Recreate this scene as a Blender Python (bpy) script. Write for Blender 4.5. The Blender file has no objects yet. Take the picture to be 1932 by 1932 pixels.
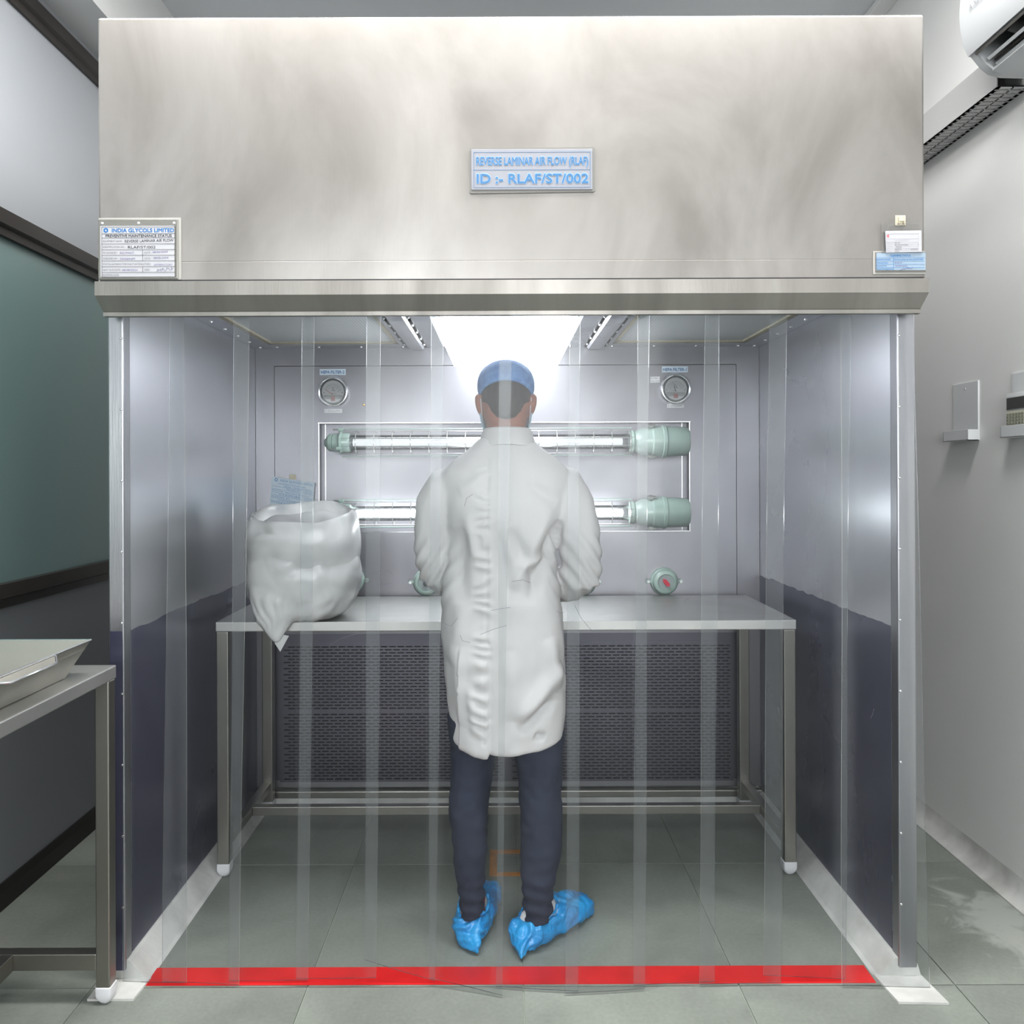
import bpy, bmesh, math, random
import numpy as np
from mathutils import Vector, Matrix, noise

random.seed(7)
scene = bpy.context.scene
C = scene.collection
R = math.radians

# ------------------------------------------------------------------ camera
F, VX, VY, HC = 1522.0, 948.0, 893.0, 1.356     # focal length (px), vanishing point, eye height
cam_d = bpy.data.cameras.new('camera'); cam = bpy.data.objects.new('camera', cam_d); C.objects.link(cam)
cam_d.sensor_width = 36.0; cam_d.sensor_fit = 'HORIZONTAL'
cam_d.lens = F / 1932 * 36
cam_d.shift_x = (966 - VX) / 1932; cam_d.shift_y = -(966 - VY) / 1932
cam_d.clip_start = 0.02
cam.location = (0, 0, HC); cam.rotation_euler = (R(90), R(0.22), 0)
scene.camera = cam

# ------------------------------------------------------------------ world, exposure
w = bpy.data.worlds.new('world'); scene.world = w; w.use_nodes = True
w.node_tree.nodes['Background'].inputs[0].default_value = (0.8, 0.85, 0.9, 1)
w.node_tree.nodes['Background'].inputs[1].default_value = 0.02
vs = scene.view_settings
vs.view_transform = 'Standard'; vs.look = 'None'; vs.gamma = 1.0; vs.use_curve_mapping = False
vs.exposure = 0.45
ROOM_LIGHT = 28.0       # emission of the ceiling panels of the room
BOOTH_LIGHT = 8.5      # emission of the booth's ceiling lamp
FILL_LIGHT = 9.5      # emission of the added fill band behind the camera
TUBE_LOW, TUBE_HIGH = 14.0, 0.75
cy = scene.cycles
cy.use_denoising = True
cy.max_bounces = 6; cy.diffuse_bounces = 4; cy.glossy_bounces = 4; cy.transmission_bounces = 2
cy.transparent_max_bounces = 28
cy.use_light_tree = False
cy.caustics_reflective = False; cy.caustics_refractive = False
cy.sample_clamp_indirect = 6.0

# ------------------------------------------------------------------ small helpers
def lin(r, g, b):
    return tuple((c / 255 / 12.92) if c / 255 <= 0.04045 else ((c / 255 + 0.055) / 1.055) ** 2.4 for c in (r, g, b)) + (1.0,)

def X_(px, Y): return (px - VX) * Y / F
def Z_(py, Y): return HC - (py - VY) * Y / F
def P_(px, py, Y): return Vector((X_(px, Y), Y, Z_(py, Y)))

def tag(o, label=None, cat=None, group=None, kind=None):
    if label: o['label'] = label
    if cat: o['category'] = cat
    if group: o['group'] = group
    if kind: o['kind'] = kind
    return o

def empty(name, loc, label=None, cat=None, group=None, kind=None, parent=None):
    o = bpy.data.objects.new(name, None); C.objects.link(o); o.location = loc
    o.empty_display_size = 0.05
    if parent: par(o, parent)
    return tag(o, label, cat, group, kind)

def par(o, p):
    o.parent = p
    m = Matrix.Translation(p.location) if p.parent is None else Matrix.Translation(p.parent.location) @ Matrix.Translation(p.location)
    o.matrix_parent_inverse = Matrix.Identity(4)
    # children are built in world coordinates: shift them back
    off = Vector(p.location)
    q = p.parent
    while q is not None:
        off += Vector(q.location); q = q.parent
    o.location = Vector(o.location) - off

class MB:
    """collects vertices and faces in world coordinates and builds one mesh object"""
    def __init__(s): s.v = []; s.f = []; s.m = []
    def add(s, vs_, fs_, mi=0):
        b = len(s.v); s.v += [tuple(x) for x in vs_]
        s.f += [tuple(i + b for i in f) for f in fs_]; s.m += [mi] * len(fs_)
        return s
    def box(s, x0, x1, y0, y1, z0, z1, mi=0, bev=0.0):
        if bev > 0:
            bm = bmesh.new(); bmesh.ops.create_cube(bm, size=1)
            for v in bm.verts:
                v.co = Vector(((x0 + x1) / 2 + v.co.x * (x1 - x0), (y0 + y1) / 2 + v.co.y * (y1 - y0), (z0 + z1) / 2 + v.co.z * (z1 - z0)))
            bmesh.ops.bevel(bm, geom=list(bm.edges), offset=bev, segments=2, affect='EDGES', profile=0.5)
            bm.verts.index_update()
            s.add([v.co for v in bm.verts], [[v.index for v in f.verts] for f in bm.faces], mi); bm.free()
            return s
        return s.add([(x0, y0, z0), (x1, y0, z0), (x1, y1, z0), (x0, y1, z0), (x0, y0, z1), (x1, y0, z1), (x1, y1, z1), (x0, y1, z1)],
                     [(0, 3, 2, 1), (4, 5, 6, 7), (0, 1, 5, 4), (1, 2, 6, 5), (2, 3, 7, 6), (3, 0, 4, 7)], mi)
    def quad(s, a, b, c, d, mi=0): return s.add([a, b, c, d], [(0, 1, 2, 3)], mi)
    def prism(s, poly, axis, a, b, mi=0):
        """poly: 2-D outline; axis 'x': (y,z) pairs, 'y': (x,z) pairs, 'z': (x,y) pairs"""
        n = len(poly)
        mk = {'x': lambda p, t: (t, p[0], p[1]), 'y': lambda p, t: (p[0], t, p[1]), 'z': lambda p, t: (p[0], p[1], t)}[axis]
        vs_ = [mk(p, a) for p in poly] + [mk(p, b) for p in poly]
        fs_ = [tuple(range(n)), tuple(range(2 * n - 1, n - 1, -1))] + [(i, i + n, (i + 1) % n + n, (i + 1) % n) for i in range(n)]
        return s.add(vs_, fs_, mi)
    def rings(s, rings, mi=0, cap0=True, cap1=True):
        n = len(rings[0]); vs_ = [p for r in rings for p in r]; fs_ = []
        for k in range(len(rings) - 1):
            for i in range(n):
                j = (i + 1) % n
                fs_.append((k * n + i, k * n + j, (k + 1) * n + j, (k + 1) * n + i))
        if cap0: fs_.append(tuple(range(n - 1, -1, -1)))
        if cap1: fs_.append(tuple(range((len(rings) - 1) * n, len(rings) * n)))
        return s.add(vs_, fs_, mi)
    def tube(s, pts, rad, n=10, mi=0, cap=True, flat=None):
        """round tube along pts; rad number or list (or list of (ru, rv)); flat = preferred v axis"""
        pts = [Vector(p) for p in pts]; rr = []
        if not isinstance(rad, (list, tuple)): rad = [rad] * len(pts)
        prev = None
        for k, p in enumerate(pts):
            t = (pts[min(k + 1, len(pts) - 1)] - pts[max(k - 1, 0)]).normalized()
            ref = Vector(flat) if flat else (prev if prev is not None else (Vector((0, 0, 1)) if abs(t.z) < 0.9 else Vector((0, 1, 0))))
            u = t.cross(ref)
            if u.length < 1e-5: u = t.cross(Vector((1, 0.1, 0)))
            u.normalize(); v = u.cross(t).normalized(); prev = v
            ru, rv = rad[k] if isinstance(rad[k], (list, tuple)) else (rad[k], rad[k])
            rr.append([p + u * (ru * math.cos(2 * math.pi * i / n)) + v * (rv * math.sin(2 * math.pi * i / n)) for i in range(n)])
        return s.rings(rr, mi, cap, cap)
    def lathe(s, prof, o, axis='y', n=24, mi=0, cap=True):
        """prof: (distance along axis, radius)"""
        o = Vector(o); rr = []
        for d, r in prof:
            ring = []
            for i in range(n):
                a = 2 * math.pi * i / n; c_, s_ = r * math.cos(a), r * math.sin(a)
                ring.append(o + Vector({'x': (d, c_, s_), 'y': (c_, d, s_), 'z': (c_, s_, d)}[axis]))
            rr.append(ring)
        return s.rings(rr, mi, cap, cap)
    def build(s, name, mats, parent=None, smooth=False, angle=35):
        me = bpy.data.meshes.new(name); me.from_pydata(s.v, [], s.f)
        if not isinstance(mats, (list, tuple)): mats = [mats]
        for m in mats: me.materials.append(m)
        if len(mats) > 1: me.polygons.foreach_set('material_index', s.m)
        bm = bmesh.new(); bm.from_mesh(me); bmesh.ops.recalc_face_normals(bm, faces=bm.faces); bm.to_mesh(me); bm.free()
        if smooth:
            me.polygons.foreach_set('use_smooth', [True] * len(me.polygons))
            try: me.set_sharp_from_angle(angle=R(angle))
            except Exception: pass
        me.update()
        o = bpy.data.objects.new(name, me); C.objects.link(o)
        if parent: par(o, parent)
        return o

def mesh_apply(o, mods):
    """evaluate modifiers into the mesh"""
    for t, kw in mods:
        m = o.modifiers.new(t, t)
        for k, v in kw.items(): setattr(m, k, v)
    bpy.context.view_layer.update()
    dg = bpy.context.evaluated_depsgraph_get()
    me = bpy.data.meshes.new_from_object(o.evaluated_get(dg))
    mats = list(o.data.materials)
    old = o.data; o.modifiers.clear(); o.data = me; me.name = old.name; bpy.data.meshes.remove(old)
    me.materials.clear()
    for m in mats: me.materials.append(m)
    me.polygons.foreach_set('use_smooth', [True] * len(me.polygons))
    return o

def coords(o):
    a = np.empty(len(o.data.vertices) * 3); o.data.vertices.foreach_get('co', a); return a.reshape(-1, 3)
def normals(o):
    a = np.empty(len(o.data.vertices) * 3); o.data.vertices.foreach_get('normal', a); return a.reshape(-1, 3)
def set_coords(o, a):
    o.data.vertices.foreach_set('co', a.ravel()); o.data.update()

def text_geo(body, bold=0.0):
    cu = bpy.data.curves.new('t', 'FONT'); cu.body = body; cu.resolution_u = 3; cu.offset = bold
    o = bpy.data.objects.new('t', cu); me = bpy.data.meshes.new_from_object(o)
    v = [tuple(x.co) for x in me.vertices]; f = [tuple(p.vertices) for p in me.polygons]
    bpy.data.objects.remove(o); bpy.data.curves.remove(cu); bpy.data.meshes.remove(me)
    return v, f

def text_px(mb, body, x0, x1, base, cap, Y, mi=0, bold=0.0, tilt=0.0, plane=None):
    """lettering whose left/right ends, base line and capital height are given in photo pixels on the plane Y"""
    v, f = text_geo(body)
    if not v: return
    if bold > 0 and plane is None:
        n_ = 10 if bold >= 0.034 else 4
        for k in range(n_):
            an = 2 * math.pi * k / n_; bx, by = bold * math.cos(an) * (x1 - x0) / max(1, len(body)) * 1.6, bold * math.sin(an) * cap / 0.73
            text_px(mb, body, x0 + bx, x1 + bx, base + by, cap, Y + 0.00003 * (k + 1), mi, 0.0, tilt)
    a = np.array(v); xmin, xmax = a[:, 0].min(), a[:, 0].max(); ymax = max(a[:, 1].max(), 0.5)
    capu = 0.73
    out = []
    for p in v:
        u = x0 + (p[0] - xmin) / (xmax - xmin) * (x1 - x0); q = base - p[1] / capu * cap
        if tilt: q += (u - x0) * tilt
        out.append(plane(u, q) if plane else tuple(P_(u, q, Y)))
    mb.add(out, f, mi)

def rect_px(mb, x0, x1, y0, y1, Y, mi=0, th=0.0006):
    mb.box(X_(x0, Y), X_(x1, Y), Y - th, Y, Z_(y1, Y), Z_(y0, Y), mi)

# ------------------------------------------------------------------ materials
MATS = {}
def mat(name, col=(0.8, 0.8, 0.8, 1), rough=0.5, metal=0.0, spec=0.5, emit=None, strength=0.0, coat=0.0, trans=0.0, alpha=1.0, sheen=0.0):
    m = bpy.data.materials.new(name); m.use_nodes = True; b = m.node_tree.nodes['Principled BSDF']
    b.inputs['Base Color'].default_value = col; b.inputs['Roughness'].default_value = rough; b.inputs['Metallic'].default_value = metal
    b.inputs['Specular IOR Level'].default_value = spec; b.inputs['Coat Weight'].default_value = coat
    b.inputs['Transmission Weight'].default_value = trans; b.inputs['Alpha'].default_value = alpha
    if emit: b.inputs['Emission Color'].default_value = emit; b.inputs['Emission Strength'].default_value = strength
    MATS[name] = m
    return m

def nodes_of(m): return m.node_tree.nodes, m.node_tree.links, m.node_tree.nodes['Principled BSDF']

def add_noise(m, scale, cols=None, stretch=(1, 1, 1), detail=5, rough=None, bump=0.0, bump_dist=0.01, lo=0.3, hi=0.7, distort=0.0, seed=(0, 0, 0), bscale=None, bstretch=None):
    N, L, b = nodes_of(m)
    tc = N.new('ShaderNodeTexCoord'); mp = N.new('ShaderNodeMapping'); mp.inputs['Scale'].default_value = stretch; mp.inputs['Location'].default_value = seed
    L.new(tc.outputs['Object'], mp.inputs['Vector'])
    nz = N.new('ShaderNodeTexNoise'); nz.inputs['Scale'].default_value = scale; nz.inputs['Detail'].default_value = detail; nz.inputs['Distortion'].default_value = distort
    L.new(mp.outputs['Vector'], nz.inputs['Vector'])
    if cols:
        cr = N.new('ShaderNodeValToRGB'); cr.color_ramp.elements[0].position = lo; cr.color_ramp.elements[1].position = hi
        cr.color_ramp.elements[0].color = cols[0]; cr.color_ramp.elements[1].color = cols[1]
        L.new(nz.outputs['Fac'], cr.inputs['Fac']); L.new(cr.outputs['Color'], b.inputs['Base Color'])
    if rough:
        mr = N.new('ShaderNodeMapRange'); mr.inputs['From Min'].default_value = lo; mr.inputs['From Max'].default_value = hi
        mr.inputs['To Min'].default_value = rough[0]; mr.inputs['To Max'].default_value = rough[1]
        L.new(nz.outputs['Fac'], mr.inputs['Value']); L.new(mr.outputs['Result'], b.inputs['Roughness'])
    if bump:
        src = nz
        if bscale:
            mp2 = N.new('ShaderNodeMapping'); mp2.inputs['Scale'].default_value = bstretch or (1, 1, 1)
            L.new(tc.outputs['Object'], mp2.inputs['Vector'])
            src = N.new('ShaderNodeTexNoise'); src.inputs['Scale'].default_value = bscale; src.inputs['Detail'].default_value = 4
            L.new(mp2.outputs['Vector'], src.inputs['Vector'])
        bp = N.new('ShaderNodeBump'); bp.inputs['Strength'].default_value = bump; bp.inputs['Distance'].default_value = bump_dist
        L.new(src.outputs['Fac'], bp.inputs['Height']); L.new(bp.outputs['Normal'], b.inputs['Normal'])
    return m

def steel(name, c0, c1, r0, r1, scale=2.2, stretch=(3, 1, 0.6), bump=0.12, bscale=40, bstretch=(6, 1, 0.25), distort=0.6, aniso=0.0):
    m = mat(name, c1, r0, 1.0)
    m.node_tree.nodes['Principled BSDF'].inputs['Anisotropic'].default_value = aniso
    add_noise(m, scale, (c0, c1), stretch, 6, (r1, r0), bump, 0.002, 0.32, 0.68, distort, bscale=bscale, bstretch=bstretch)
    return m

steel_hood = steel('brushed_steel_hood', (0.205, 0.193, 0.180, 1), (0.375, 0.358, 0.340, 1), 0.42, 0.54, 1.6, (1.6, 1, 0.9), 0.06, aniso=0.5)
steel_lip = steel('steel_lip', (0.21, 0.20, 0.183, 1), (0.30, 0.287, 0.266, 1), 0.42, 0.52)
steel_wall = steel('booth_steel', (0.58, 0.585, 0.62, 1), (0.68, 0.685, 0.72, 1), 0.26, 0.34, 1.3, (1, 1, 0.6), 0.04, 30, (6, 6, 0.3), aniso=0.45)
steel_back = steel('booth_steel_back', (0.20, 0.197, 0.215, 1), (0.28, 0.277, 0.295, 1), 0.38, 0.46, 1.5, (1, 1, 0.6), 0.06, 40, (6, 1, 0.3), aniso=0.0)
steel_post = steel('post_steel', (0.30, 0.30, 0.325, 1), (0.39, 0.387, 0.405, 1), 0.28, 0.40)
steel_table = steel('table_steel', (0.46, 0.457, 0.445, 1), (0.56, 0.553, 0.54, 1), 0.42, 0.54, 3, (1, 1, 1), 0.06, 60, (0.3, 6, 1))
steel_leg = steel('leg_steel', (0.27, 0.26, 0.235, 1), (0.34, 0.33, 0.30, 1), 0.30, 0.42, 3, (1, 1, 1), 0.05, 60, (6, 6, 0.3))
steel_tray = steel('tray_steel', (0.36, 0.352, 0.318, 1), (0.45, 0.44, 0.40, 1), 0.45, 0.58, 4, (1, 1, 1), 0.05)
chrome = mat('chrome', (0.85, 0.85, 0.86, 1), 0.18, 1.0)
screw_m = mat('screw_metal', (0.6, 0.6, 0.6, 1), 0.3, 1.0)
sheet_navy = add_noise(mat('navy_sheet', (0.05, 0.052, 0.09, 1), 0.3, 0.55), 2.5, ((0.06, 0.062, 0.11, 1), (0.125, 0.125, 0.18, 1)), (1, 1, 0.5), 6, (0.34, 0.24), 0.05, 0.002, 0.3, 0.72, 0.8, bscale=12)
dark_gap = mat('dark_cavity', (0.02, 0.02, 0.025, 1), 0.7)
perf_m = steel('perforated_steel', (0.10, 0.097, 0.12, 1), (0.135, 0.13, 0.158, 1), 0.36, 0.48, 2, (1, 1, 1), 0.03)
white_wall = add_noise(mat('white_plaster', (0.66, 0.665, 0.655, 1), 0.6), 1.1, ((0.72, 0.725, 0.715, 1), (0.80, 0.80, 0.795, 1)), (1, 1, 1), 6, None, 0.25, 0.004, 0.3, 0.7, 0.0, bscale=22)
ceiling_m = add_noise(mat('ceiling_paint', (0.62, 0.64, 0.66, 1), 0.7), 0.8, ((0.58, 0.60, 0.62, 1), (0.66, 0.68, 0.70, 1)))
panel_grey = add_noise(mat('grey_laminate', (0.40, 0.42, 0.45, 1), 0.32, coat=0.15), 1.0, ((0.38, 0.40, 0.43, 1), (0.42, 0.44, 0.47, 1)), bump=0.02, bscale=8)
panel_low = add_noise(mat('grey_laminate_low', (0.20, 0.21, 0.225, 1), 0.45), 1.0, ((0.19, 0.20, 0.215, 1), (0.215, 0.225, 0.24, 1)))
panel_green = add_noise(mat('frosted_green_glass', (0.17, 0.26, 0.25, 1), 0.28, coat=0.2), 0.7, ((0.16, 0.245, 0.235, 1), (0.185, 0.275, 0.265, 1)))
rail_m = add_noise(mat('dark_anodised_rail', (0.035, 0.030, 0.027, 1), 0.38, 0.35), 6, ((0.028, 0.024, 0.022, 1), (0.06, 0.052, 0.046, 1)), (1, 0.2, 1))
black_m = mat('black_base', (0.012, 0.011, 0.01, 1), 0.45)
plaster_base = add_noise(mat('white_cement', (0.68, 0.68, 0.66, 1), 0.75), 9, ((0.44, 0.44, 0.42, 1), (0.64, 0.64, 0.62, 1)), (1, 1, 1), 8, None, 0.5, 0.006, 0.28, 0.6, bscale=30)
lam_white = mat('white_plastic', (0.66, 0.675, 0.69, 1), 0.35)
lam_grey = mat('grey_plastic', (0.50, 0.50, 0.50, 1), 0.45)
trunk_m = mat('trunking_plastic', (0.46, 0.46, 0.46, 1), 0.45)
cream_m = mat('cream_sealant', (0.54, 0.49, 0.37, 1), 0.6)
green_m = add_noise(mat('sage_enamel', (0.40, 0.52, 0.47, 1), 0.30, coat=0.3), 12, ((0.34, 0.46, 0.41, 1), (0.44, 0.56, 0.51, 1)))
wire_m = mat('guard_wire', (0.75, 0.76, 0.74, 1), 0.25, 0.8)
paper_m = mat('white_paper', (0.43, 0.43, 0.455, 1), 0.6)
paper_blue = mat('pale_blue_paper', (0.50, 0.59, 0.67, 1), 0.6)
ink_blue = mat('blue_print', lin(14, 98, 160), 0.5)
ink_black = mat('black_print', (0.03, 0.03, 0.035, 1), 0.5)
ink_grey = mat('grey_print', (0.20, 0.20, 0.22, 1), 0.5)
ink_pen = mat('violet_pen_ink', (0.10, 0.08, 0.22, 1), 0.5)
ink_red = mat('red_print', lin(205, 40, 60), 0.5)
halo_m = mat('pale_blue_outline', lin(140, 164, 196), 0.5)
sign_m = mat('sign_plate_grey', lin(130, 132, 140), 0.4)
sign_frame = mat('sign_frame_grey', lin(112, 110, 106), 0.45)
dial_m = mat('dial_white', (0.82, 0.83, 0.84, 1), 0.5)
gasket_m = mat('dark_gauge_ring', (0.12, 0.13, 0.14, 1), 0.35)
red_tape = add_noise(mat('red_floor_tape', lin(215, 30, 32), 0.45), 8, (lin(200, 26, 28), lin(226, 36, 38)))
orange_tape = add_noise(mat('orange_floor_tape', lin(205, 130, 40), 0.6), 20, (lin(175, 110, 40), lin(215, 140, 50)))
cap_white = mat('white_foot_cap', (0.75, 0.75, 0.78, 1), 0.45)
cloth = add_noise(mat('white_cotton', (0.6, 0.595, 0.585, 1), 0.85, spec=0.2), 3, ((0.585, 0.572, 0.575, 1), (0.645, 0.632, 0.635, 1)), bump=0.10, bump_dist=0.001, bscale=600)
trouser_m = add_noise(mat('navy_trouser_cloth', (0.022, 0.028, 0.05, 1), 0.85, spec=0.25), 8, ((0.018, 0.022, 0.042, 1), (0.03, 0.036, 0.062, 1)), bump=0.1, bump_dist=0.001, bscale=500)
skin_m = add_noise(mat('skin', lin(150, 98, 78), 0.55), 14, (lin(138, 88, 70), lin(160, 106, 86)))
hair_m = add_noise(mat('black_hair', (0.016, 0.013, 0.012, 1), 0.6), 60, ((0.010, 0.008, 0.008, 1), (0.03, 0.025, 0.022, 1)), (1, 1, 0.3), bump=0.6, bump_dist=0.003)
shoe_white = mat('white_canvas', (0.75, 0.74, 0.73, 1), 0.7)
sock_m = mat('maroon_sock', (0.12, 0.025, 0.035, 1), 0.8)
powder_m = add_noise(mat('white_powder', (0.9, 0.895, 0.88, 1), 0.9), 5, ((0.84, 0.835, 0.82, 1), (0.88, 0.875, 0.86, 1)), bump=0.2, bump_dist=0.004, bscale=14)

_pb = powder_m.node_tree.nodes['Principled BSDF']; _pb.inputs['Subsurface Weight'].default_value = 0.5; _pb.inputs['Subsurface Radius'].default_value = (1, 1, 1); _pb.inputs['Subsurface Scale'].default_value = 0.06

def see_through(name, tint, diffuse, dcol, gloss_rough, gloss_gain=1.0, translucent=0.5, nscale=3.0):
    """thin clear sheet: transparent, a veil of diffuse/translucent scatter and a Fresnel gloss"""
    m = bpy.data.materials.new(name); m.use_nodes = True; N, L = m.node_tree.nodes, m.node_tree.links
    N.remove(N['Principled BSDF']); out = N['Material Output']
    tr = N.new('ShaderNodeBsdfTransparent'); tr.inputs[0].default_value = tint
    df = N.new('ShaderNodeBsdfDiffuse'); df.inputs[0].default_value = dcol
    tl = N.new('ShaderNodeBsdfTranslucent'); tl.inputs[0].default_value = dcol
    mx0 = N.new('ShaderNodeMixShader'); mx0.inputs[0].default_value = translucent; L.new(df.outputs[0], mx0.inputs[1]); L.new(tl.outputs[0], mx0.inputs[2])
    mx = N.new('ShaderNodeMixShader'); L.new(tr.outputs[0], mx.inputs[1]); L.new(mx0.outputs[0], mx.inputs[2])
    tc = N.new('ShaderNodeTexCoord'); nz = N.new('ShaderNodeTexNoise'); nz.inputs['Scale'].default_value = nscale; nz.inputs['Detail'].default_value = 0
    L.new(tc.outputs['Object'], nz.inputs['Vector'])
    mr = N.new('ShaderNodeMapRange'); mr.inputs['From Min'].default_value = 0.3; mr.inputs['From Max'].default_value = 0.7
    mr.inputs['To Min'].default_value = diffuse * 0.6; mr.inputs['To Max'].default_value = diffuse * 1.4
    L.new(nz.outputs['Fac'], mr.inputs['Value']); L.new(mr.outputs['Result'], mx.inputs[0])
    gl = N.new('ShaderNodeBsdfGlossy'); gl.inputs['Roughness'].default_value = gloss_rough
    fr = N.new('ShaderNodeFresnel'); fr.inputs['IOR'].default_value = 1.45
    mu = N.new('ShaderNodeMath'); mu.operation = 'MULTIPLY'; mu.inputs[1].default_value = gloss_gain; L.new(fr.outputs[0], mu.inputs[0])
    mx2 = N.new('ShaderNodeMixShader'); L.new(mu.outputs[0], mx2.inputs[0]); L.new(mx.outputs[0], mx2.inputs[1]); L.new(gl.outputs[0], mx2.inputs[2])
    L.new(mx2.outputs[0], out.inputs['Surface'])
    MATS[name] = m
    return m

pvc_m = see_through('clear_pvc_strip', (0.972, 0.978, 0.98, 1), 0.014, (0.50, 0.525, 0.535, 1), 0.12, 0.22)
def scuff():
    # the long margins rub against the neighbouring strip and have gone cloudy
    N, L = pvc_m.node_tree.nodes, pvc_m.node_tree.links
    uv = N.new('ShaderNodeUVMap'); uv.uv_map = 'strip'; sp = N.new('ShaderNodeSeparateXYZ'); L.new(uv.outputs[0], sp.inputs[0])
    mm = N.new('ShaderNodeMath'); mm.operation = 'SUBTRACT'; mm.inputs[1].default_value = 0.5; L.new(sp.outputs[0], mm.inputs[0])
    ab = N.new('ShaderNodeMath'); ab.operation = 'ABSOLUTE'; L.new(mm.outputs[0], ab.inputs[0])
    mr2 = N.new('ShaderNodeMapRange'); mr2.inputs['From Min'].default_value = 0.30; mr2.inputs['From Max'].default_value = 0.44; mr2.inputs['To Min'].default_value = 0.0; mr2.inputs['To Max'].default_value = 0.060
    L.new(ab.outputs[0], mr2.inputs['Value'])
    mix = [n for n in N if n.type == 'MIX_SHADER' and n.inputs[0].is_linked and n.inputs[0].links[0].from_node.type == 'MAP_RANGE'][0]
    src = mix.inputs[0].links[0].from_socket
    ad = N.new('ShaderNodeMath'); ad.operation = 'ADD'; L.new(src, ad.inputs[0]); L.new(mr2.outputs[0], ad.inputs[1]); L.new(ad.outputs[0], mix.inputs[0])
scuff()
pvc_edge = see_through('pvc_cut_edge', (0.75, 0.76, 0.72, 1), 0.8, (0.88, 0.88, 0.82, 1), 0.2, 1.0)
glass_m = see_through('clear_glass_tube', (0.96, 0.97, 0.97, 1), 0.02, (0.8, 0.82, 0.82, 1), 0.04, 1.4)
lens_m = see_through('gauge_lens', (0.97, 0.97, 0.97, 1), 0.01, (0.8, 0.8, 0.8, 1), 0.05, 1.0)
film_m = see_through('polythene_film', (0.95, 0.96, 0.97, 1), 0.72, (0.985, 0.987, 0.99, 1), 0.16, 1.0, 0.40, 11.0)
cover_m = add_noise(mat('blue_polythene', lin(26, 145, 215), 0.28, spec=0.6), 9, (lin(18, 125, 200), lin(48, 165, 228)), bump=0.5, bump_dist=0.012, bscale=26)
cap_m = add_noise(mat('blue_hair_net', lin(95, 140, 195), 0.7, spec=0.2), 40, (lin(84, 124, 184), lin(112, 156, 208)), bump=0.4, bump_dist=0.004, bscale=70)
mask_m = mat('pale_blue_mask', lin(150, 185, 205), 0.8)

def emitter(name, col, s):
    m = bpy.data.materials.new(name); m.use_nodes = True; N, L = m.node_tree.nodes, m.node_tree.links
    N.remove(N['Principled BSDF']); e = N.new('ShaderNodeEmission'); e.inputs[0].default_value = col; e.inputs[1].default_value = s
    L.new(e.outputs[0], N['Material Output'].inputs['Surface']); return m

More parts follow.
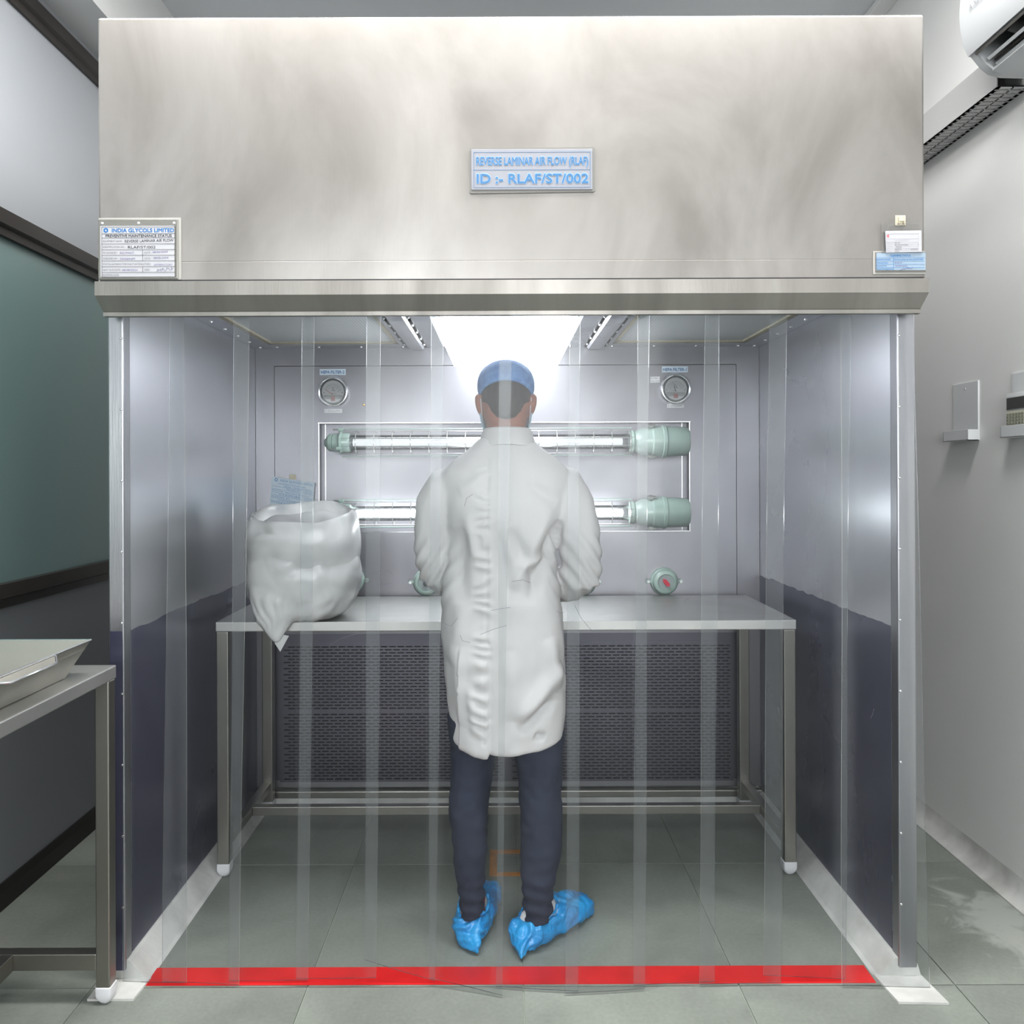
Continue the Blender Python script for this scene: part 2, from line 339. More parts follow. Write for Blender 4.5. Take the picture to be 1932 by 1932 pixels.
# floor stone: green-grey slabs, tone differs from slab to slab
floor_m = mat('green_stone', (0.20, 0.225, 0.20, 1), 0.5, spec=0.25)
def build_floor_mat():
    N, L, b = nodes_of(floor_m)
    tc = N.new('ShaderNodeTexCoord'); oi = N.new('ShaderNodeObjectInfo')
    ad = N.new('ShaderNodeVectorMath'); ad.operation = 'MULTIPLY_ADD'
    cmb = N.new('ShaderNodeCombineXYZ'); L.new(oi.outputs['Random'], cmb.inputs[0]); L.new(oi.outputs['Random'], cmb.inputs[1])
    L.new(cmb.outputs[0], ad.inputs[0]); ad.inputs[1].default_value = (31, 17, 0); L.new(tc.outputs['Object'], ad.inputs[2])
    n1 = N.new('ShaderNodeTexNoise'); n1.inputs['Scale'].default_value = 3.0; n1.inputs['Detail'].default_value = 8; n1.inputs['Distortion'].default_value = 0.6; L.new(ad.outputs[0], n1.inputs['Vector'])
    n2 = N.new('ShaderNodeTexNoise'); n2.inputs['Scale'].default_value = 90; n2.inputs['Detail'].default_value = 3; L.new(ad.outputs[0], n2.inputs['Vector'])
    cr = N.new('ShaderNodeValToRGB'); e = cr.color_ramp.elements
    e[0].position = 0.28; e[0].color = (0.18, 0.195, 0.174, 1); e[1].position = 0.72; e[1].color = (0.28, 0.303, 0.270, 1); L.new(n1.outputs['Fac'], cr.inputs['Fac'])
    mr = N.new('ShaderNodeMapRange'); mr.inputs['To Min'].default_value = 0.85; mr.inputs['To Max'].default_value = 1.12; L.new(n2.outputs['Fac'], mr.inputs['Value'])
    mr2 = N.new('ShaderNodeMapRange'); mr2.inputs['To Min'].default_value = 0.92; mr2.inputs['To Max'].default_value = 1.08; L.new(oi.outputs['Random'], mr2.inputs['Value'])
    mm = N.new('ShaderNodeMath'); mm.operation = 'MULTIPLY'; L.new(mr.outputs[0], mm.inputs[0]); L.new(mr2.outputs[0], mm.inputs[1])
    sc_ = N.new('ShaderNodeVectorMath'); sc_.operation = 'SCALE'; L.new(cr.outputs[0], sc_.inputs[0]); L.new(mm.outputs[0], sc_.inputs['Scale'])
    # chalky spill on the slabs beside the plaster wall
    sb = N.new('ShaderNodeVectorMath'); sb.operation = 'SUBTRACT'; sb.inputs[1].default_value = (1.50, 2.42, 0); L.new(tc.outputs['Object'], sb.inputs[0])
    dv = N.new('ShaderNodeVectorMath'); dv.operation = 'DIVIDE'; dv.inputs[1].default_value = (0.17, 0.24, 1); L.new(sb.outputs[0], dv.inputs[0])
    ln_ = N.new('ShaderNodeVectorMath'); ln_.operation = 'LENGTH'; L.new(dv.outputs[0], ln_.inputs[0])
    n3 = N.new('ShaderNodeTexNoise'); n3.inputs['Scale'].default_value = 9; n3.inputs['Detail'].default_value = 6; n3.inputs['Distortion'].default_value = 1.5; L.new(tc.outputs['Object'], n3.inputs['Vector'])
    sm_ = N.new('ShaderNodeMath'); sm_.operation = 'MULTIPLY_ADD'; sm_.inputs[1].default_value = -0.45; L.new(ln_.outputs['Value'], sm_.inputs[0]); L.new(n3.outputs['Fac'], sm_.inputs[2])
    rm_ = N.new('ShaderNodeMapRange'); rm_.inputs['From Min'].default_value = 0.08; rm_.inputs['From Max'].default_value = 0.34; rm_.inputs['To Max'].default_value = 0.75; L.new(sm_.outputs[0], rm_.inputs['Value'])
    mc = N.new('ShaderNodeMix'); mc.data_type = 'RGBA'; L.new(rm_.outputs[0], mc.inputs[0]); L.new(sc_.outputs[0], mc.inputs[6]); mc.inputs[7].default_value = (0.46, 0.48, 0.45, 1)
    L.new(mc.outputs[2], b.inputs['Base Color'])
    bp = N.new('ShaderNodeBump'); bp.inputs['Strength'].default_value = 0.15; bp.inputs['Distance'].default_value = 0.002; L.new(n1.outputs['Fac'], bp.inputs['Height']); L.new(bp.outputs[0], b.inputs['Normal'])
build_floor_mat()
grout_m = mat('floor_joint', (0.30, 0.33, 0.28, 1), 0.8)
chalk_m = None

# ================================================================== THE ROOM
XL, XR, YB, YF, ZC = -1.58, 1.63, 3.85, -3.6, 3.32      # left wall, right wall, far wall, wall behind, ceiling
def struct(name, loc=(0, 0, 0), label=None, cat=None):
    return empty(name, loc, label, cat, kind='structure')

# floor with stone slabs
fl = MB().box(XL - 0.1, XR + 0.1, YF - 0.1, YB + 0.1, -0.06, -0.004).build('floor', grout_m)
tag(fl, 'green grey stone slab floor under the booth and tables', 'floor', kind='structure')
xs = [0.05 + 0.57 * k for k in range(-3, 4)]
ys = [2.132 + 0.668 * k for k in range(-9, 4)]
for i in range(len(xs) - 1 + 2):
    for j in range(len(ys) - 1):
        x0 = XL if i == 0 else xs[i - 1]; x1 = XR if i == len(xs) else (xs[i] if i < len(xs) else XR)
        x0, x1 = max(x0, XL), min(x1, XR); y0, y1 = max(ys[j], YF), min(ys[j + 1], YB)
        if x1 - x0 < 0.02 or y1 - y0 < 0.02: continue
        g = 0.0018; dz = random.uniform(-0.0006, 0)
        b = MB(); cx_, cy_ = (x0 + x1) / 2, (y0 + y1) / 2
        b.box(x0 + g, x1 - g, y0 + g, y1 - g, -0.012, dz)
        t = b.build('floor_slab', floor_m, fl)

# walls
wr = MB().box(XR, XR + 0.1, YF, YB, 0, ZC).build('wall_right', white_wall); tag(wr, 'white plastered side wall holding the remote cradles', 'wall', kind='structure')
wb = MB().box(XL - 0.05, XR + 0.05, YB, YB + 0.1, 0, ZC).build('wall_back', white_wall); tag(wb, 'white wall behind the steel booth', 'wall', kind='structure')
wf = MB().box(XL - 0.05, XR + 0.05, YF - 0.1, YF, 0, ZC).build('wall_front', white_wall); tag(wf, 'white wall on the camera side of the room', 'wall', kind='structure')
ce = MB().box(XL - 0.05, XR + 0.05, YF, YB, ZC, ZC + 0.1).build('ceiling', ceiling_m); tag(ce, 'pale grey painted ceiling above the steel hood', 'ceiling', kind='structure')
bmz = MB().box(XL, -1.405, YF, YB, 2.99, ZC).build('trim_1', white_wall); tag(bmz, 'white boxed beam along the ceiling over the grey partition', 'beam', kind='structure')

# partition on the left: three panels between dark rails
wl = struct('wall_left', (XL, 1, 0), 'grey panelled partition with dark rails and green glass', 'wall')
MB().box(XL - 0.1, XL - 0.012, YF, YB, 0, ZC).build('core', panel_low, wl)
pl = MB().box(XL - 0.012, XL, YF, YB, 0.06, 0.94).build('panel', panel_low, wl); tag(pl, 'dark grey lower panel')
pg = MB().box(XL - 0.012, XL - 0.004, YF, YB, 1.014, 2.112).build('pane', panel_green, wl); tag(pg, 'frosted green glass pane')
pu = MB().box(XL - 0.012, XL, YF, YB, 2.19, 2.876).build('panel', panel_grey, wl); tag(pu, 'light grey upper panel')
pt = MB().box(XL - 0.012, XL, YF, YB, 2.95, 2.99).build('panel', panel_grey, wl)
for z0, z1 in ((0.939, 1.016), (2.111, 2.19), (2.875, 2.95)):
    h = z1 - z0
    MB().prism([(XL - 0.01, z0), (XL + 0.012, z0), (XL + 0.012, z0 + h * 0.34), (XL + 0.026, z0 + h * 0.42), (XL + 0.026, z1), (XL - 0.01, z1)], 'y', YF, YB).build('rail', rail_m, wl)
bl = MB().prism([(XL, 0), (XL + 0.018, 0), (XL + 0.018, 0.055), (XL + 0.008, 0.075), (XL, 0.075)], 'y', YF, YB).build('baseboard_left', black_m)
tag(bl, 'black skirting at the foot of the grey partition', 'skirting', kind='structure')
prof = [(XR, 0.0), (XR - 0.045, 0.0)] + [(XR - 0.045 + 0.045 * math.sin(a), 0.004 + 0.07 * (1 - math.cos(a))) for a in np.linspace(0, math.pi / 2, 7)]
br = MB().prism(prof, 'y', YF, YB).build('baseboard_right', plaster_base, smooth=True)
tag(br, 'scuffed white coved skirting along the plaster wall', 'skirting', kind='structure')

# ceiling light panels of the room
panel_dim = emitter('far_panel_light', (1.0, 0.985, 0.96, 1), ROOM_LIGHT * 0.30)
panel_emit = emitter('ceiling_panel_light', (1.0, 0.985, 0.96, 1), ROOM_LIGHT)
for (x, y, sx, sy, lab) in ((-0.74, 1.74, 1.2, 0.46, 'wide white light panel in the ceiling nearest the green glass'),
                            (0.78, 1.74, 1.2, 0.46, 'wide white light panel in the ceiling nearest the plaster wall'),
                            (-0.10, -0.25, 0.5, 1.1, 'narrow white light panel in the ceiling right above the camera')):
    t = empty('ceiling_light', (x, y, ZC - 0.04), lab, 'light', 'ceiling light panels of the room')
    fr_ = MB()
    for (a0, a1, b0, b1) in ((-sx / 2 - .02, sx / 2 + .02, -sy / 2 - .02, -sy / 2), (-sx / 2 - .02, sx / 2 + .02, sy / 2, sy / 2 + .02), (-sx / 2 - .02, -sx / 2, -sy / 2, sy / 2), (sx / 2, sx / 2 + .02, -sy / 2, sy / 2)):
        fr_.box(x + a0, x + a1, y + b0, y + b1, ZC - 0.025, ZC)
    fr_.build('frame', lam_white, t)
    MB().quad((x - sx / 2, y - sy / 2, ZC - 0.02), (x - sx / 2, y + sy / 2, ZC - 0.02), (x + sx / 2, y + sy / 2, ZC - 0.02), (x + sx / 2, y - sy / 2, ZC - 0.02)).build('diffuser', panel_emit if y > 0 else panel_dim, t)

# added fill light behind the camera, built as a frosted window band
fill_band = struct('fill_band_1', (0, YF, 1.0), 'added wide fill light shaped as a window band behind the camera', 'fill light')
fill_emit = emitter('fill_band_light', (0.97, 0.985, 1.0, 1), FILL_LIGHT)
for k in range(4):
    wx0 = -1.40 + k * 0.70
    MB().quad((wx0 + 0.02, YF + 0.012, 1.02), (wx0 + 0.68, YF + 0.012, 1.02), (wx0 + 0.68, YF + 0.012, 2.85), (wx0 + 0.02, YF + 0.012, 2.85)).build('pane', fill_emit, fill_band)  # glowing quads of the added fill band
wfm = MB()
for k in range(5): wfm.box(-1.42 + k * 0.70, -1.38 + k * 0.70, YF, YF + 0.03, 1.0, 2.87)
wfm.box(-1.42, 1.42, YF, YF + 0.03, 0.98, 1.02).box(-1.42, 1.42, YF, YF + 0.03, 2.85, 2.89)
wfm.build('frame', lam_white, fill_band)  # surround of the added fill band

# conduit in the corner of ceiling and right wall
cd = empty('cable_conduit', (XR - 0.04, 1.2, ZC - 0.05), 'white cable conduit run along the corner of ceiling and wall', 'conduit')
MB().box(XR - 0.07, XR, YF, YB, ZC - 0.03, ZC, bev=0.004).build('channel', white_wall, cd)
MB().box(XR - 0.085, XR, 2.82, 2.87, ZC - 0.038, ZC, bev=0.004).build('coupler', lam_white, cd)

# ================================================================== THE BOOTH
BX0, BX1 = -1.054, 1.104      # outer sides
IX0, IX1 = -1.012, 1.055      # inner sides
YP, YBW = 2.155, 3.31         # posts' front, back wall face
booth = empty('laminar_airflow_booth', (0.03, 2.7, 0), 'stainless steel walk-in airflow booth with tall brushed hood', 'booth')
YH = 2.10
hood = MB().box(-1.05, 1.102, YH, 3.39, 1.905, 2.547, bev=0.006)
hood.box(-1.05, 1.102, YH, 2.122, 1.80, 1.91, bev=0.001)
hood.box(-1.05, -1.03, YH, 3.39, 1.87, 1.91).box(1.08, 1.102, YH, 3.39, 1.87, 1.91)
hood = hood.build('hood', steel_hood, booth)
lip = MB()
def rect_ring(x0, x1, y0, y1, z): return [(x0, y0, z), (x1, y0, z), (x1, y1, z), (x0, y1, z)]
lip.rings([rect_ring(-1.053, 1.105, 2.086, 2.099, 1.8565), rect_ring(-1.053, 1.105, 2.086, 2.099, 1.820), rect_ring(-1.041, 1.094, 2.108, 2.123, 1.782),
           rect_ring(-1.041, 1.094, 2.106, 2.124, 1.780), rect_ring(-1.041, 1.094, 2.106, 2.124, 1.770)])
lip.build('hood_lip', steel_lip, booth)
MB().box(-1.02, 1.075, 2.1235, 2.1325, 1.835, 1.868).build('curtain_rail', steel_leg, booth)
MB().box(-1.045, 1.098, 2.0985, 2.1003, 1.8600, 1.8628).build('seam', dark_gap, booth)
for s, (a, b_) in enumerate(((BX0, IX0), (IX1, BX1))):
    MB().box(a + 0.001, b_ - 0.001, YP + 0.04, 3.37, 0.055, 1.872).build('side_wall', steel_wall, booth)
    MB().box(a, b_, YP, YP + 0.04, 0.03, 1.9, bev=0.004).build('corner_post', steel_post, booth)
    # thin navy sheet over the lower steel, with an uneven top edge
    def film(axis, fix, a0, a1, seed):  # one piece of the thin navy sheet
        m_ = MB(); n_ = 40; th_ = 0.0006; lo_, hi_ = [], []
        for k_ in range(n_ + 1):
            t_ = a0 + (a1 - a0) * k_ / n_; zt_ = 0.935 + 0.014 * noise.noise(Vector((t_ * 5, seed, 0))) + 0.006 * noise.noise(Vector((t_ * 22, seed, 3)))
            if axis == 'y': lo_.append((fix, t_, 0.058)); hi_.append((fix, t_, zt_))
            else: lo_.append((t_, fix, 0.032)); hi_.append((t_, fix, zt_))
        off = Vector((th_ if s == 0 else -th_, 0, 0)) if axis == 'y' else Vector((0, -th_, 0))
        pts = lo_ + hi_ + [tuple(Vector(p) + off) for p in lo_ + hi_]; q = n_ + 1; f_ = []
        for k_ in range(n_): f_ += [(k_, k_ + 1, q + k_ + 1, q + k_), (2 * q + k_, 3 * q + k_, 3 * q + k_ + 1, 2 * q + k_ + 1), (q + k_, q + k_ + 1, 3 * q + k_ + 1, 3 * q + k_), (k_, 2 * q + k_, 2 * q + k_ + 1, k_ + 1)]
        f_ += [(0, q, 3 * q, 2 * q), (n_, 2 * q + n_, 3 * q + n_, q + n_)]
        return tag(m_.add(pts, f_).build('lower_sheet', sheet_navy, booth), 'thin navy sheet on the lower steel')
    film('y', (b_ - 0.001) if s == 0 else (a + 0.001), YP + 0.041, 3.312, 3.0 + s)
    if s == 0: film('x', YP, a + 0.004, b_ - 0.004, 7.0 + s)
    # rivets down the post's inner edge
    rv = MB()
    for k in range(9): rv.lathe([(0.0, 0.004), (-0.002, 0.003), (-0.003, 0.0005)], ((b_ - 0.006) if s == 0 else (a + 0.006), YP, 0.2 + k * 0.19), 'y', 8)
    tag(rv.build('rivets', screw_m, booth, True), kind='stuff')

# back wall: plate, border frame, raised access panel around the lamp recess
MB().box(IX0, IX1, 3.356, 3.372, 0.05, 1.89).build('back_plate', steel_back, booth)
AX0, AX1, AZ0, AZ1 = X_(519, 3.31), X_(1389, 3.31), 0.70, Z_(690, 3.31)
RX0, RX1, RZ0, RZ1 = X_(602, 3.31), X_(1301, 3.31), Z_(1003, 3.31), Z_(797, 3.31)
g = 0.0035
bf = MB()
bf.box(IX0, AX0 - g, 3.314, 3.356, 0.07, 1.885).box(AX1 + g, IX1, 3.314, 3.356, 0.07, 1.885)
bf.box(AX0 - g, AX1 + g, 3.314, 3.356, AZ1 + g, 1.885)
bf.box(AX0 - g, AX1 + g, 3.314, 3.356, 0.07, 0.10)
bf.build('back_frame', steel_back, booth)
ap = MB()
ap.box(AX0, RX0, 3.31, 3.356, AZ0, AZ1).box(RX1, AX1, 3.31, 3.356, AZ0, AZ1).box(RX0, RX1, 3.31, 3.356, RZ1, AZ1).box(RX0, RX1, 3.31, 3.356, AZ0, RZ0)
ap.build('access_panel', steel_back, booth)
rf = MB()
for (x0, x1, z0, z1) in ((RX0 - .004, RX1 + .004, RZ1 - .0015, RZ1 + .0015), (RX0 - .004, RX1 + .004, RZ0 - .0015, RZ0 + .0015), (RX0 - .0015, RX0 + .0015, RZ0, RZ1), (RX1 - .0015, RX1 + .0015, RZ0, RZ1)):
    rf.box(x0, x1, 3.3085, 3.312, z0, z1)
rf.build('recess_trim', chrome, booth)
MB().box(RX0 + 0.016, RX0 + 0.019, 3.352, 3.357, RZ0, RZ1).build('recess_seam', chrome, booth)
MB().box(RX1 - 0.023, RX1 - 0.020, 3.352, 3.357, RZ0, RZ1).build('recess_seam', chrome, booth)
# perforated return-air grilles
PX0, PX1, PZ0, PZ1 = X_(526, 3.31), X_(1382, 3.31), Z_(1474, 3.31), Z_(1210, 3.31)
mid = (PX0 + PX1) / 2
MB().box(AX0, AX1, 3.34, 3.355, 0.10, 0.70).build('grille_backing', dark_gap, booth)
for x0, x1 in ((PX0, mid - 0.004), (mid + 0.004, PX1)):
    p = MB(); n_row, n_col = 44, 26; ph = (PZ1 - PZ0 - 0.02) / n_row; pw = (x1 - x0 - 0.03) / n_col; sl_h = ph * 0.40
    ya, yb = 3.3085, 3.3105
    p.box(x0, x1, ya, yb, PZ0, PZ0 + 0.010).box(x0, x1, ya, yb, PZ1 - 0.010, PZ1)
    for r in range(n_row):
        z = PZ0 + 0.010 + r * ph
        solid = r in (22,)
        if solid: p.box(x0, x1, ya, yb, z, z + ph); continue
        p.box(x0, x1, ya, yb, z + sl_h, z + ph)
        off = (pw * 0.5 if r % 2 else 0.0)
        xa = x0
        for c in range(n_col):
            s0 = x0 + 0.015 + c * pw + off + pw * 0.10; s1 = s0 + pw * 0.80
            s1 = min(s1, x1 - 0.012)
            if s0 > x1 - 0.02: break
            p.box(xa, s0, ya, yb, z, z + sl_h); xa = s1
        p.box(xa, x1, ya, yb, z, z + sl_h)
    p.build('perforated_grille', perf_m, booth)
gm = MB()
gm.box(AX0, PX0, 3.3095, 3.34, 0.10, 0.70).box(PX1, AX1, 3.3095, 3.34, 0.10, 0.70).box(PX0, PX1, 3.3095, 3.34, PZ1, 0.70).box(PX0, PX1, 3.3095, 3.34, 0.10, PZ0).box(mid - .004, mid + .004, 3.3095, 3.34, PZ0, PZ1)
gm.build('grille_frame', perf_m, booth)
MB().box(IX0, IX1, 3.285, 3.314, 0.035, 0.062, bev=0.003).build('base_ledge', steel_leg, booth)

# ceiling of the booth
cz = 1.876
cf = MB()
FY0, FY1 = 2.26, 3.225
FL = (X_(505, 3.2) + 0.0, -0.41); FLx0 = -0.935
FRx0, FRx1 = 0.44, 0.975
cf.box(IX0, FLx0, 2.16, 3.33, cz - 0.004, 1.90).box(FRx1, IX1, 2.16, 3.33, cz - 0.004, 1.90)
cf.box(FLx0, FRx1, 2.16, FY0, cz - 0.004, 1.90).box(FLx0, FRx1, FY1, 3.33, cz - 0.004, 1.90)
cf.box(-0.41, -0.235, FY0, FY1, cz - 0.004, 1.90).box(0.265, 0.44, FY0, FY1, cz - 0.004, 1.90)
cf.build('ceiling_frame', steel_wall, booth)
cs = MB()
for x in (IX0 + 0.03, IX1 - 0.03):
    for k in range(8): cs.lathe([(0, 0.006), (-0.004, 0.005), (-0.006, 0.001)], (x, 2.3 + k * 0.14, cz - 0.004), 'z', 8)
for k in range(12): cs.lathe([(0, 0.006), (-0.004, 0.005), (-0.006, 0.001)], (IX0 + 0.1 + k * 0.17, 3.275, cz - 0.004), 'z', 8)
tag(cs.build('ceiling_screws', screw_m, booth, True), kind='stuff')
hepa_m = mat('filter_mesh_white', (0.74, 0.76, 0.78, 1), 0.6)
def hepa_nodes():
    N, L, b = nodes_of(hepa_m); tc = N.new('ShaderNodeTexCoord'); mp = N.new('ShaderNodeMapping'); mp.inputs['Rotation'].default_value = (0, 0, R(45))
    L.new(tc.outputs['Object'], mp.inputs[0]); wv = N.new('ShaderNodeTexChecker'); wv.inputs['Scale'].default_value = 130
    wv.inputs['Color1'].default_value = (0.92, 0.93, 0.95, 1); wv.inputs['Color2'].default_value = (0.70, 0.73, 0.77, 1)
    L.new(mp.outputs[0], wv.inputs['Vector']); L.new(wv.outputs['Color'], b.inputs['Base Color'])
hepa_nodes()
for x0, x1 in ((FLx0, -0.41), (FRx0, FRx1)):
    f = MB().box(x0, x1, FY0, FY1, cz + 0.006, 1.90).build('hepa_filter', hepa_m, booth)
    gk = MB(); w_ = 0.018
    gk.box(x0, x0 + w_, FY0, FY1, cz - 0.001, cz + 0.006).box(x1 - w_, x1, FY0, FY1, cz - 0.001, cz + 0.006).box(x0, x1, FY0, FY0 + w_, cz - 0.001, cz + 0.006).box(x0, x1, FY1 - w_, FY1, cz - 0.001, cz + 0.006)
    par_g = gk.build('gasket', cream_m, f)
for x0 in (-0.395, 0.335):
    d = MB().prism([(x0, cz - 0.004), (x0 + 0.012, cz - 0.004), (x0 + 0.018, cz - 0.014), (x0 + 0.072, cz - 0.014), (x0 + 0.078, cz - 0.004), (x0 + 0.09, cz - 0.004), (x0 + 0.09, cz - 0.001), (x0, cz - 0.001)], 'y', 2.2, 3.30).build('divider_beam', steel_wall, booth)
    sc2 = MB()
    for k in range(5):
        for xx in (x0 + 0.006, x0 + 0.084): sc2.lathe([(0, 0.006), (-0.005, 0.005), (-0.007, 0.001)], (xx, 2.66 + k * 0.14, cz - 0.004), 'z', 8)
    tag(sc2.build('screws', screw_m, d, True), kind='stuff')
# lamp of the booth
lamp = empty('ceiling_lamp', (0.015, 2.8, cz), 'bright white lamp between the two filters in the booth ceiling', 'lamp')
lmb = MB()
lmb.box(-0.235, -0.215, FY0, FY1, cz - 0.012, 1.90).box(0.245, 0.265, FY0, FY1, cz - 0.012, 1.90).box(-0.215, 0.245, FY0, FY0 + 0.02, cz - 0.012, 1.90).box(-0.215, 0.245, FY1 - 0.02, FY1, cz - 0.012, 1.90)
lmb.box(-0.215, 0.245, FY0 + 0.02, FY1 - 0.02, cz - 0.006, 1.90)
lmb.build('housing', lam_white, lamp)
MB().box(-0.19, 0.22, 2.62, FY1 - 0.02, cz - 0.095, cz - 0.007).build('diffuser', emitter('booth_lamp_light', (0.93, 0.97, 1.0, 1), BOOTH_LIGHT), lamp)

# white cement footing along the sides of the booth
for name, poly, y0 in (('l', [(-1.075, 0.0), (-0.950, 0.0), (-0.962, 0.004), (-1.003, 0.052), (IX0, 0.055), (-1.06, 0.055), (-1.068, 0.03)], 0),
                       ('r', [(1.118, 0.0), (0.992, 0.0), (1.004, 0.004), (1.046, 0.052), (IX1, 0.055), (1.10, 0.055), (1.11, 0.03)], 0)):
    ft = MB().prism(poly, 'y', 2.162, 3.32)
    xa, xb = min(p[0] for p in poly), max(p[0] for p in poly)
    n = 10
    # the pad that runs out in front of the post
    if name == 'l': ft.prism([(xa, 2.078), (xb - 0.006, 2.078), (xb, 2.17), (xa, 2.17)], 'z', 0.0, 0.006)
    else: ft.prism([(xa, 2.17), (xa + 0.012, 2.055), (xb + 0.012, 2.05), (xb, 2.17)], 'z', 0.0, 0.006)
    ft.build('footing', plaster_base, booth)
MB().prism([(3.31, 0.0), (3.268, 0.0), (3.285, 0.035), (3.31, 0.036)], 'x', IX0, IX1).build('footing', plaster_base, booth)

# floor tapes
rt = MB().box(X_(264, 2.139), X_(1650, 2.139), 2.14, 2.216, 0.0, 0.0012).build('red_floor_tape', red_tape); tag(rt, 'bright red tape line stuck across the booth threshold', 'tape')
ot = empty('orange_tape_mark', (0.03, 2.8, 0.0), 'worn orange tape rectangle on the floor between the shoes', 'tape')
oy0, oy1, ox0, ox1 = 2.715, 2.905, X_(921, 2.8), 0.135
for (a, b_, c, d) in ((ox0, ox1, oy0, oy0 + 0.026), (ox0, ox1, oy1 - 0.03, oy1), (ox0, ox0 + 0.026, oy0 + 0.026, oy1 - 0.03), (ox1 - 0.026, ox1, oy0 + 0.026, oy1 - 0.03)):
    MB().box(a, b_, c, d, 0.0, 0.0012).build('tape_piece', orange_tape, ot)

# ================================================================== SIGNS ON THE HOOD
def placard(name, label, cat, x, y, z): return empty(name, (x, y, z), label, cat)
YS = 2.100
# main name plate
t = placard('name_plate', 'grey name plate reading REVERSE LAMINAR AIR FLOW in blue', 'sign', X_(1006, YS), YS, Z_(322, YS))
YS_ = YS - 0.005
fb = MB().prism([(X_(p, YS), Z_(q, YS)) for p, q in ((889, 281), (1121, 279.5), (1124.5, 281), (1125, 361), (1122, 363.5), (891, 366), (888, 364))], 'y', YS - 0.004, YS).build('sealant_border', sign_frame, t)
MB().box(X_(891.5, YS), X_(1119.5, YS), YS - 0.006, YS - 0.004, Z_(359.5, YS), Z_(283, YS), bev=0.0008).build('plate', sign_m, t)
YT = YS - 0.0062
pr = MB()
bd = 0.55
for (x0, x1, y0, y1) in ((896, 1116, 287, 287 + bd), (896, 1116, 353.5, 353.5 + bd), (896, 896 + bd, 287, 354), (1115.5, 1115.5 + bd, 287, 354), (896, 1116, 320.3, 320.3 + bd)):
    rect_px(pr, x0, x1, y0, y1, YT, 0, 0.0003)
text_px(pr, 'REVERSE LAMINAR AIR FLOW (RLAF)', 901, 1112, 310.8, 15.5, YT - 0.0010, 0, 0.022)
text_px(pr, 'ID :- RLAF/ST/002', 902, 1112, 345.2, 18.0, YT - 0.0010, 0, 0.030)
pr.build('lettering', mat('sign_blue', lin(42, 102, 148), 0.45), t)
ph_ = MB()
text_px(ph_, 'REVERSE LAMINAR AIR FLOW (RLAF)', 901, 1112, 311.0, 15.9, YT - 0.0005, 0, 0.060)
text_px(ph_, 'ID :- RLAF/ST/002', 902, 1112, 345.5, 18.6, YT - 0.0005, 0, 0.070)
ph_.build('lettering_outline', halo_m, t)

# maintenance status card
t = placard('status_card', 'framed white maintenance status card at the left end of the hood', 'card', X_(264, YS), YS, Z_(468, YS))
MB().box(X_(188.5, YS), X_(344, YS), YS - 0.003, YS, Z_(526, YS), Z_(409, YS), bev=0.001).build('sealant_border', mat('clear_sealant', lin(165, 163, 158), 0.4), t)
MB().box(X_(189, YS), X_(339, YS), YS - 0.006, YS - 0.002, Z_(525, YS), Z_(412, YS), bev=0.0015).build('frame', steel_leg, t)
MB().box(X_(193.5, YS), X_(332.5, YS), YS - 0.0068, YS - 0.005, Z_(520.5, YS), Z_(425, YS)).build('card', paper_m, t)
sc3 = MB()
for px in (195, 263.5, 330.5): sc3.lathe([(0, 0.0035), (-0.002, 0.003), (-0.003, 0.0008)], P_(px, 418.5, YS - 0.006), 'y', 10)
tag(sc3.build('pins', lam_white, t, True), kind='stuff')
YT = YS - 0.0072
k_ = MB()
rows = [437.8, 445.8, 457, 468, 478.5, 489, 500, 510.8]
for r in [425.2] + rows + [519.8]: rect_px(k_, 193.5, 332.5, r, r + 0.6, YT, 0, 0.0003)
for x in (193.5, 332): rect_px(k_, x, x + 0.5, 425, 520, YT, 0, 0.0003)
for (a, b_) in ((468, 489), (500, 510.8)): rect_px(k_, 270.5, 271.1, a, b_, YT, 0, 0.0003)
text_px(k_, 'PREVENTIVE MAINTENANCE STATUS', 201, 325.5, 444.6, 5.2, YT, 0, 0.03)
k_.build('print_black', ink_black, t)
k_ = MB()
for (s, a, b_, y) in (('EQUIPMENT NAME :', 195.5, 233.5, 453.8), ('IDENTIFICATION NO. :', 195.5, 239, 464.8), ('PM DONE BY:', 195.5, 222.5, 475.8), ('DATE :', 274, 287, 475.8), ('CHECKED BY:', 195.5, 223.5, 486.6),
                      ('DATE :', 274, 287, 486.6), ('STATUS-SATISFACTORY/NOT SATISFACTORY:', 195.5, 286.5, 497.3), ('NEXT DUE DATE:', 195.5, 229, 508), ('SIGN :', 274, 286, 508), ('EG/FM/015/02', 195.0, 226, 517.8)):
    text_px(k_, s, a, b_, y, 3.6, YT, 0, 0.015)
k_.build('print_small', ink_grey, t)
k_ = MB()
text_px(k_, 'INDIA GLYCOLS LIMITED', 213, 330, 435.4, 7.4, YT, 0, 0.035)
c0 = P_(201.4, 431.6, YT)
hexo = [(c0.x + 0.0068 * math.cos(R(30 + 60 * i)), c0.z + 0.0068 * math.sin(R(30 + 60 * i))) for i in range(6)]
hexi = [(c0.x + 0.0030 * math.cos(R(30 + 60 * i)), c0.z + 0.0030 * math.sin(R(30 + 60 * i))) for i in range(6)]
for i in range(6):
    if i in (0, 3): continue
    j = (i + 1) % 6
    k_.add([(hexo[i][0], YT, hexo[i][1]), (hexo[j][0], YT, hexo[j][1]), (hexi[j][0], YT, hexi[j][1]), (hexi[i][0], YT, hexi[i][1])], [(0, 1, 2, 3)])
k_.add([(hexo[0][0], YT, hexo[0][1]), (hexo[1][0], YT, hexo[1][1]), (c0.x + 0.001, YT, c0.z + 0.001)], [(0, 1, 2)])
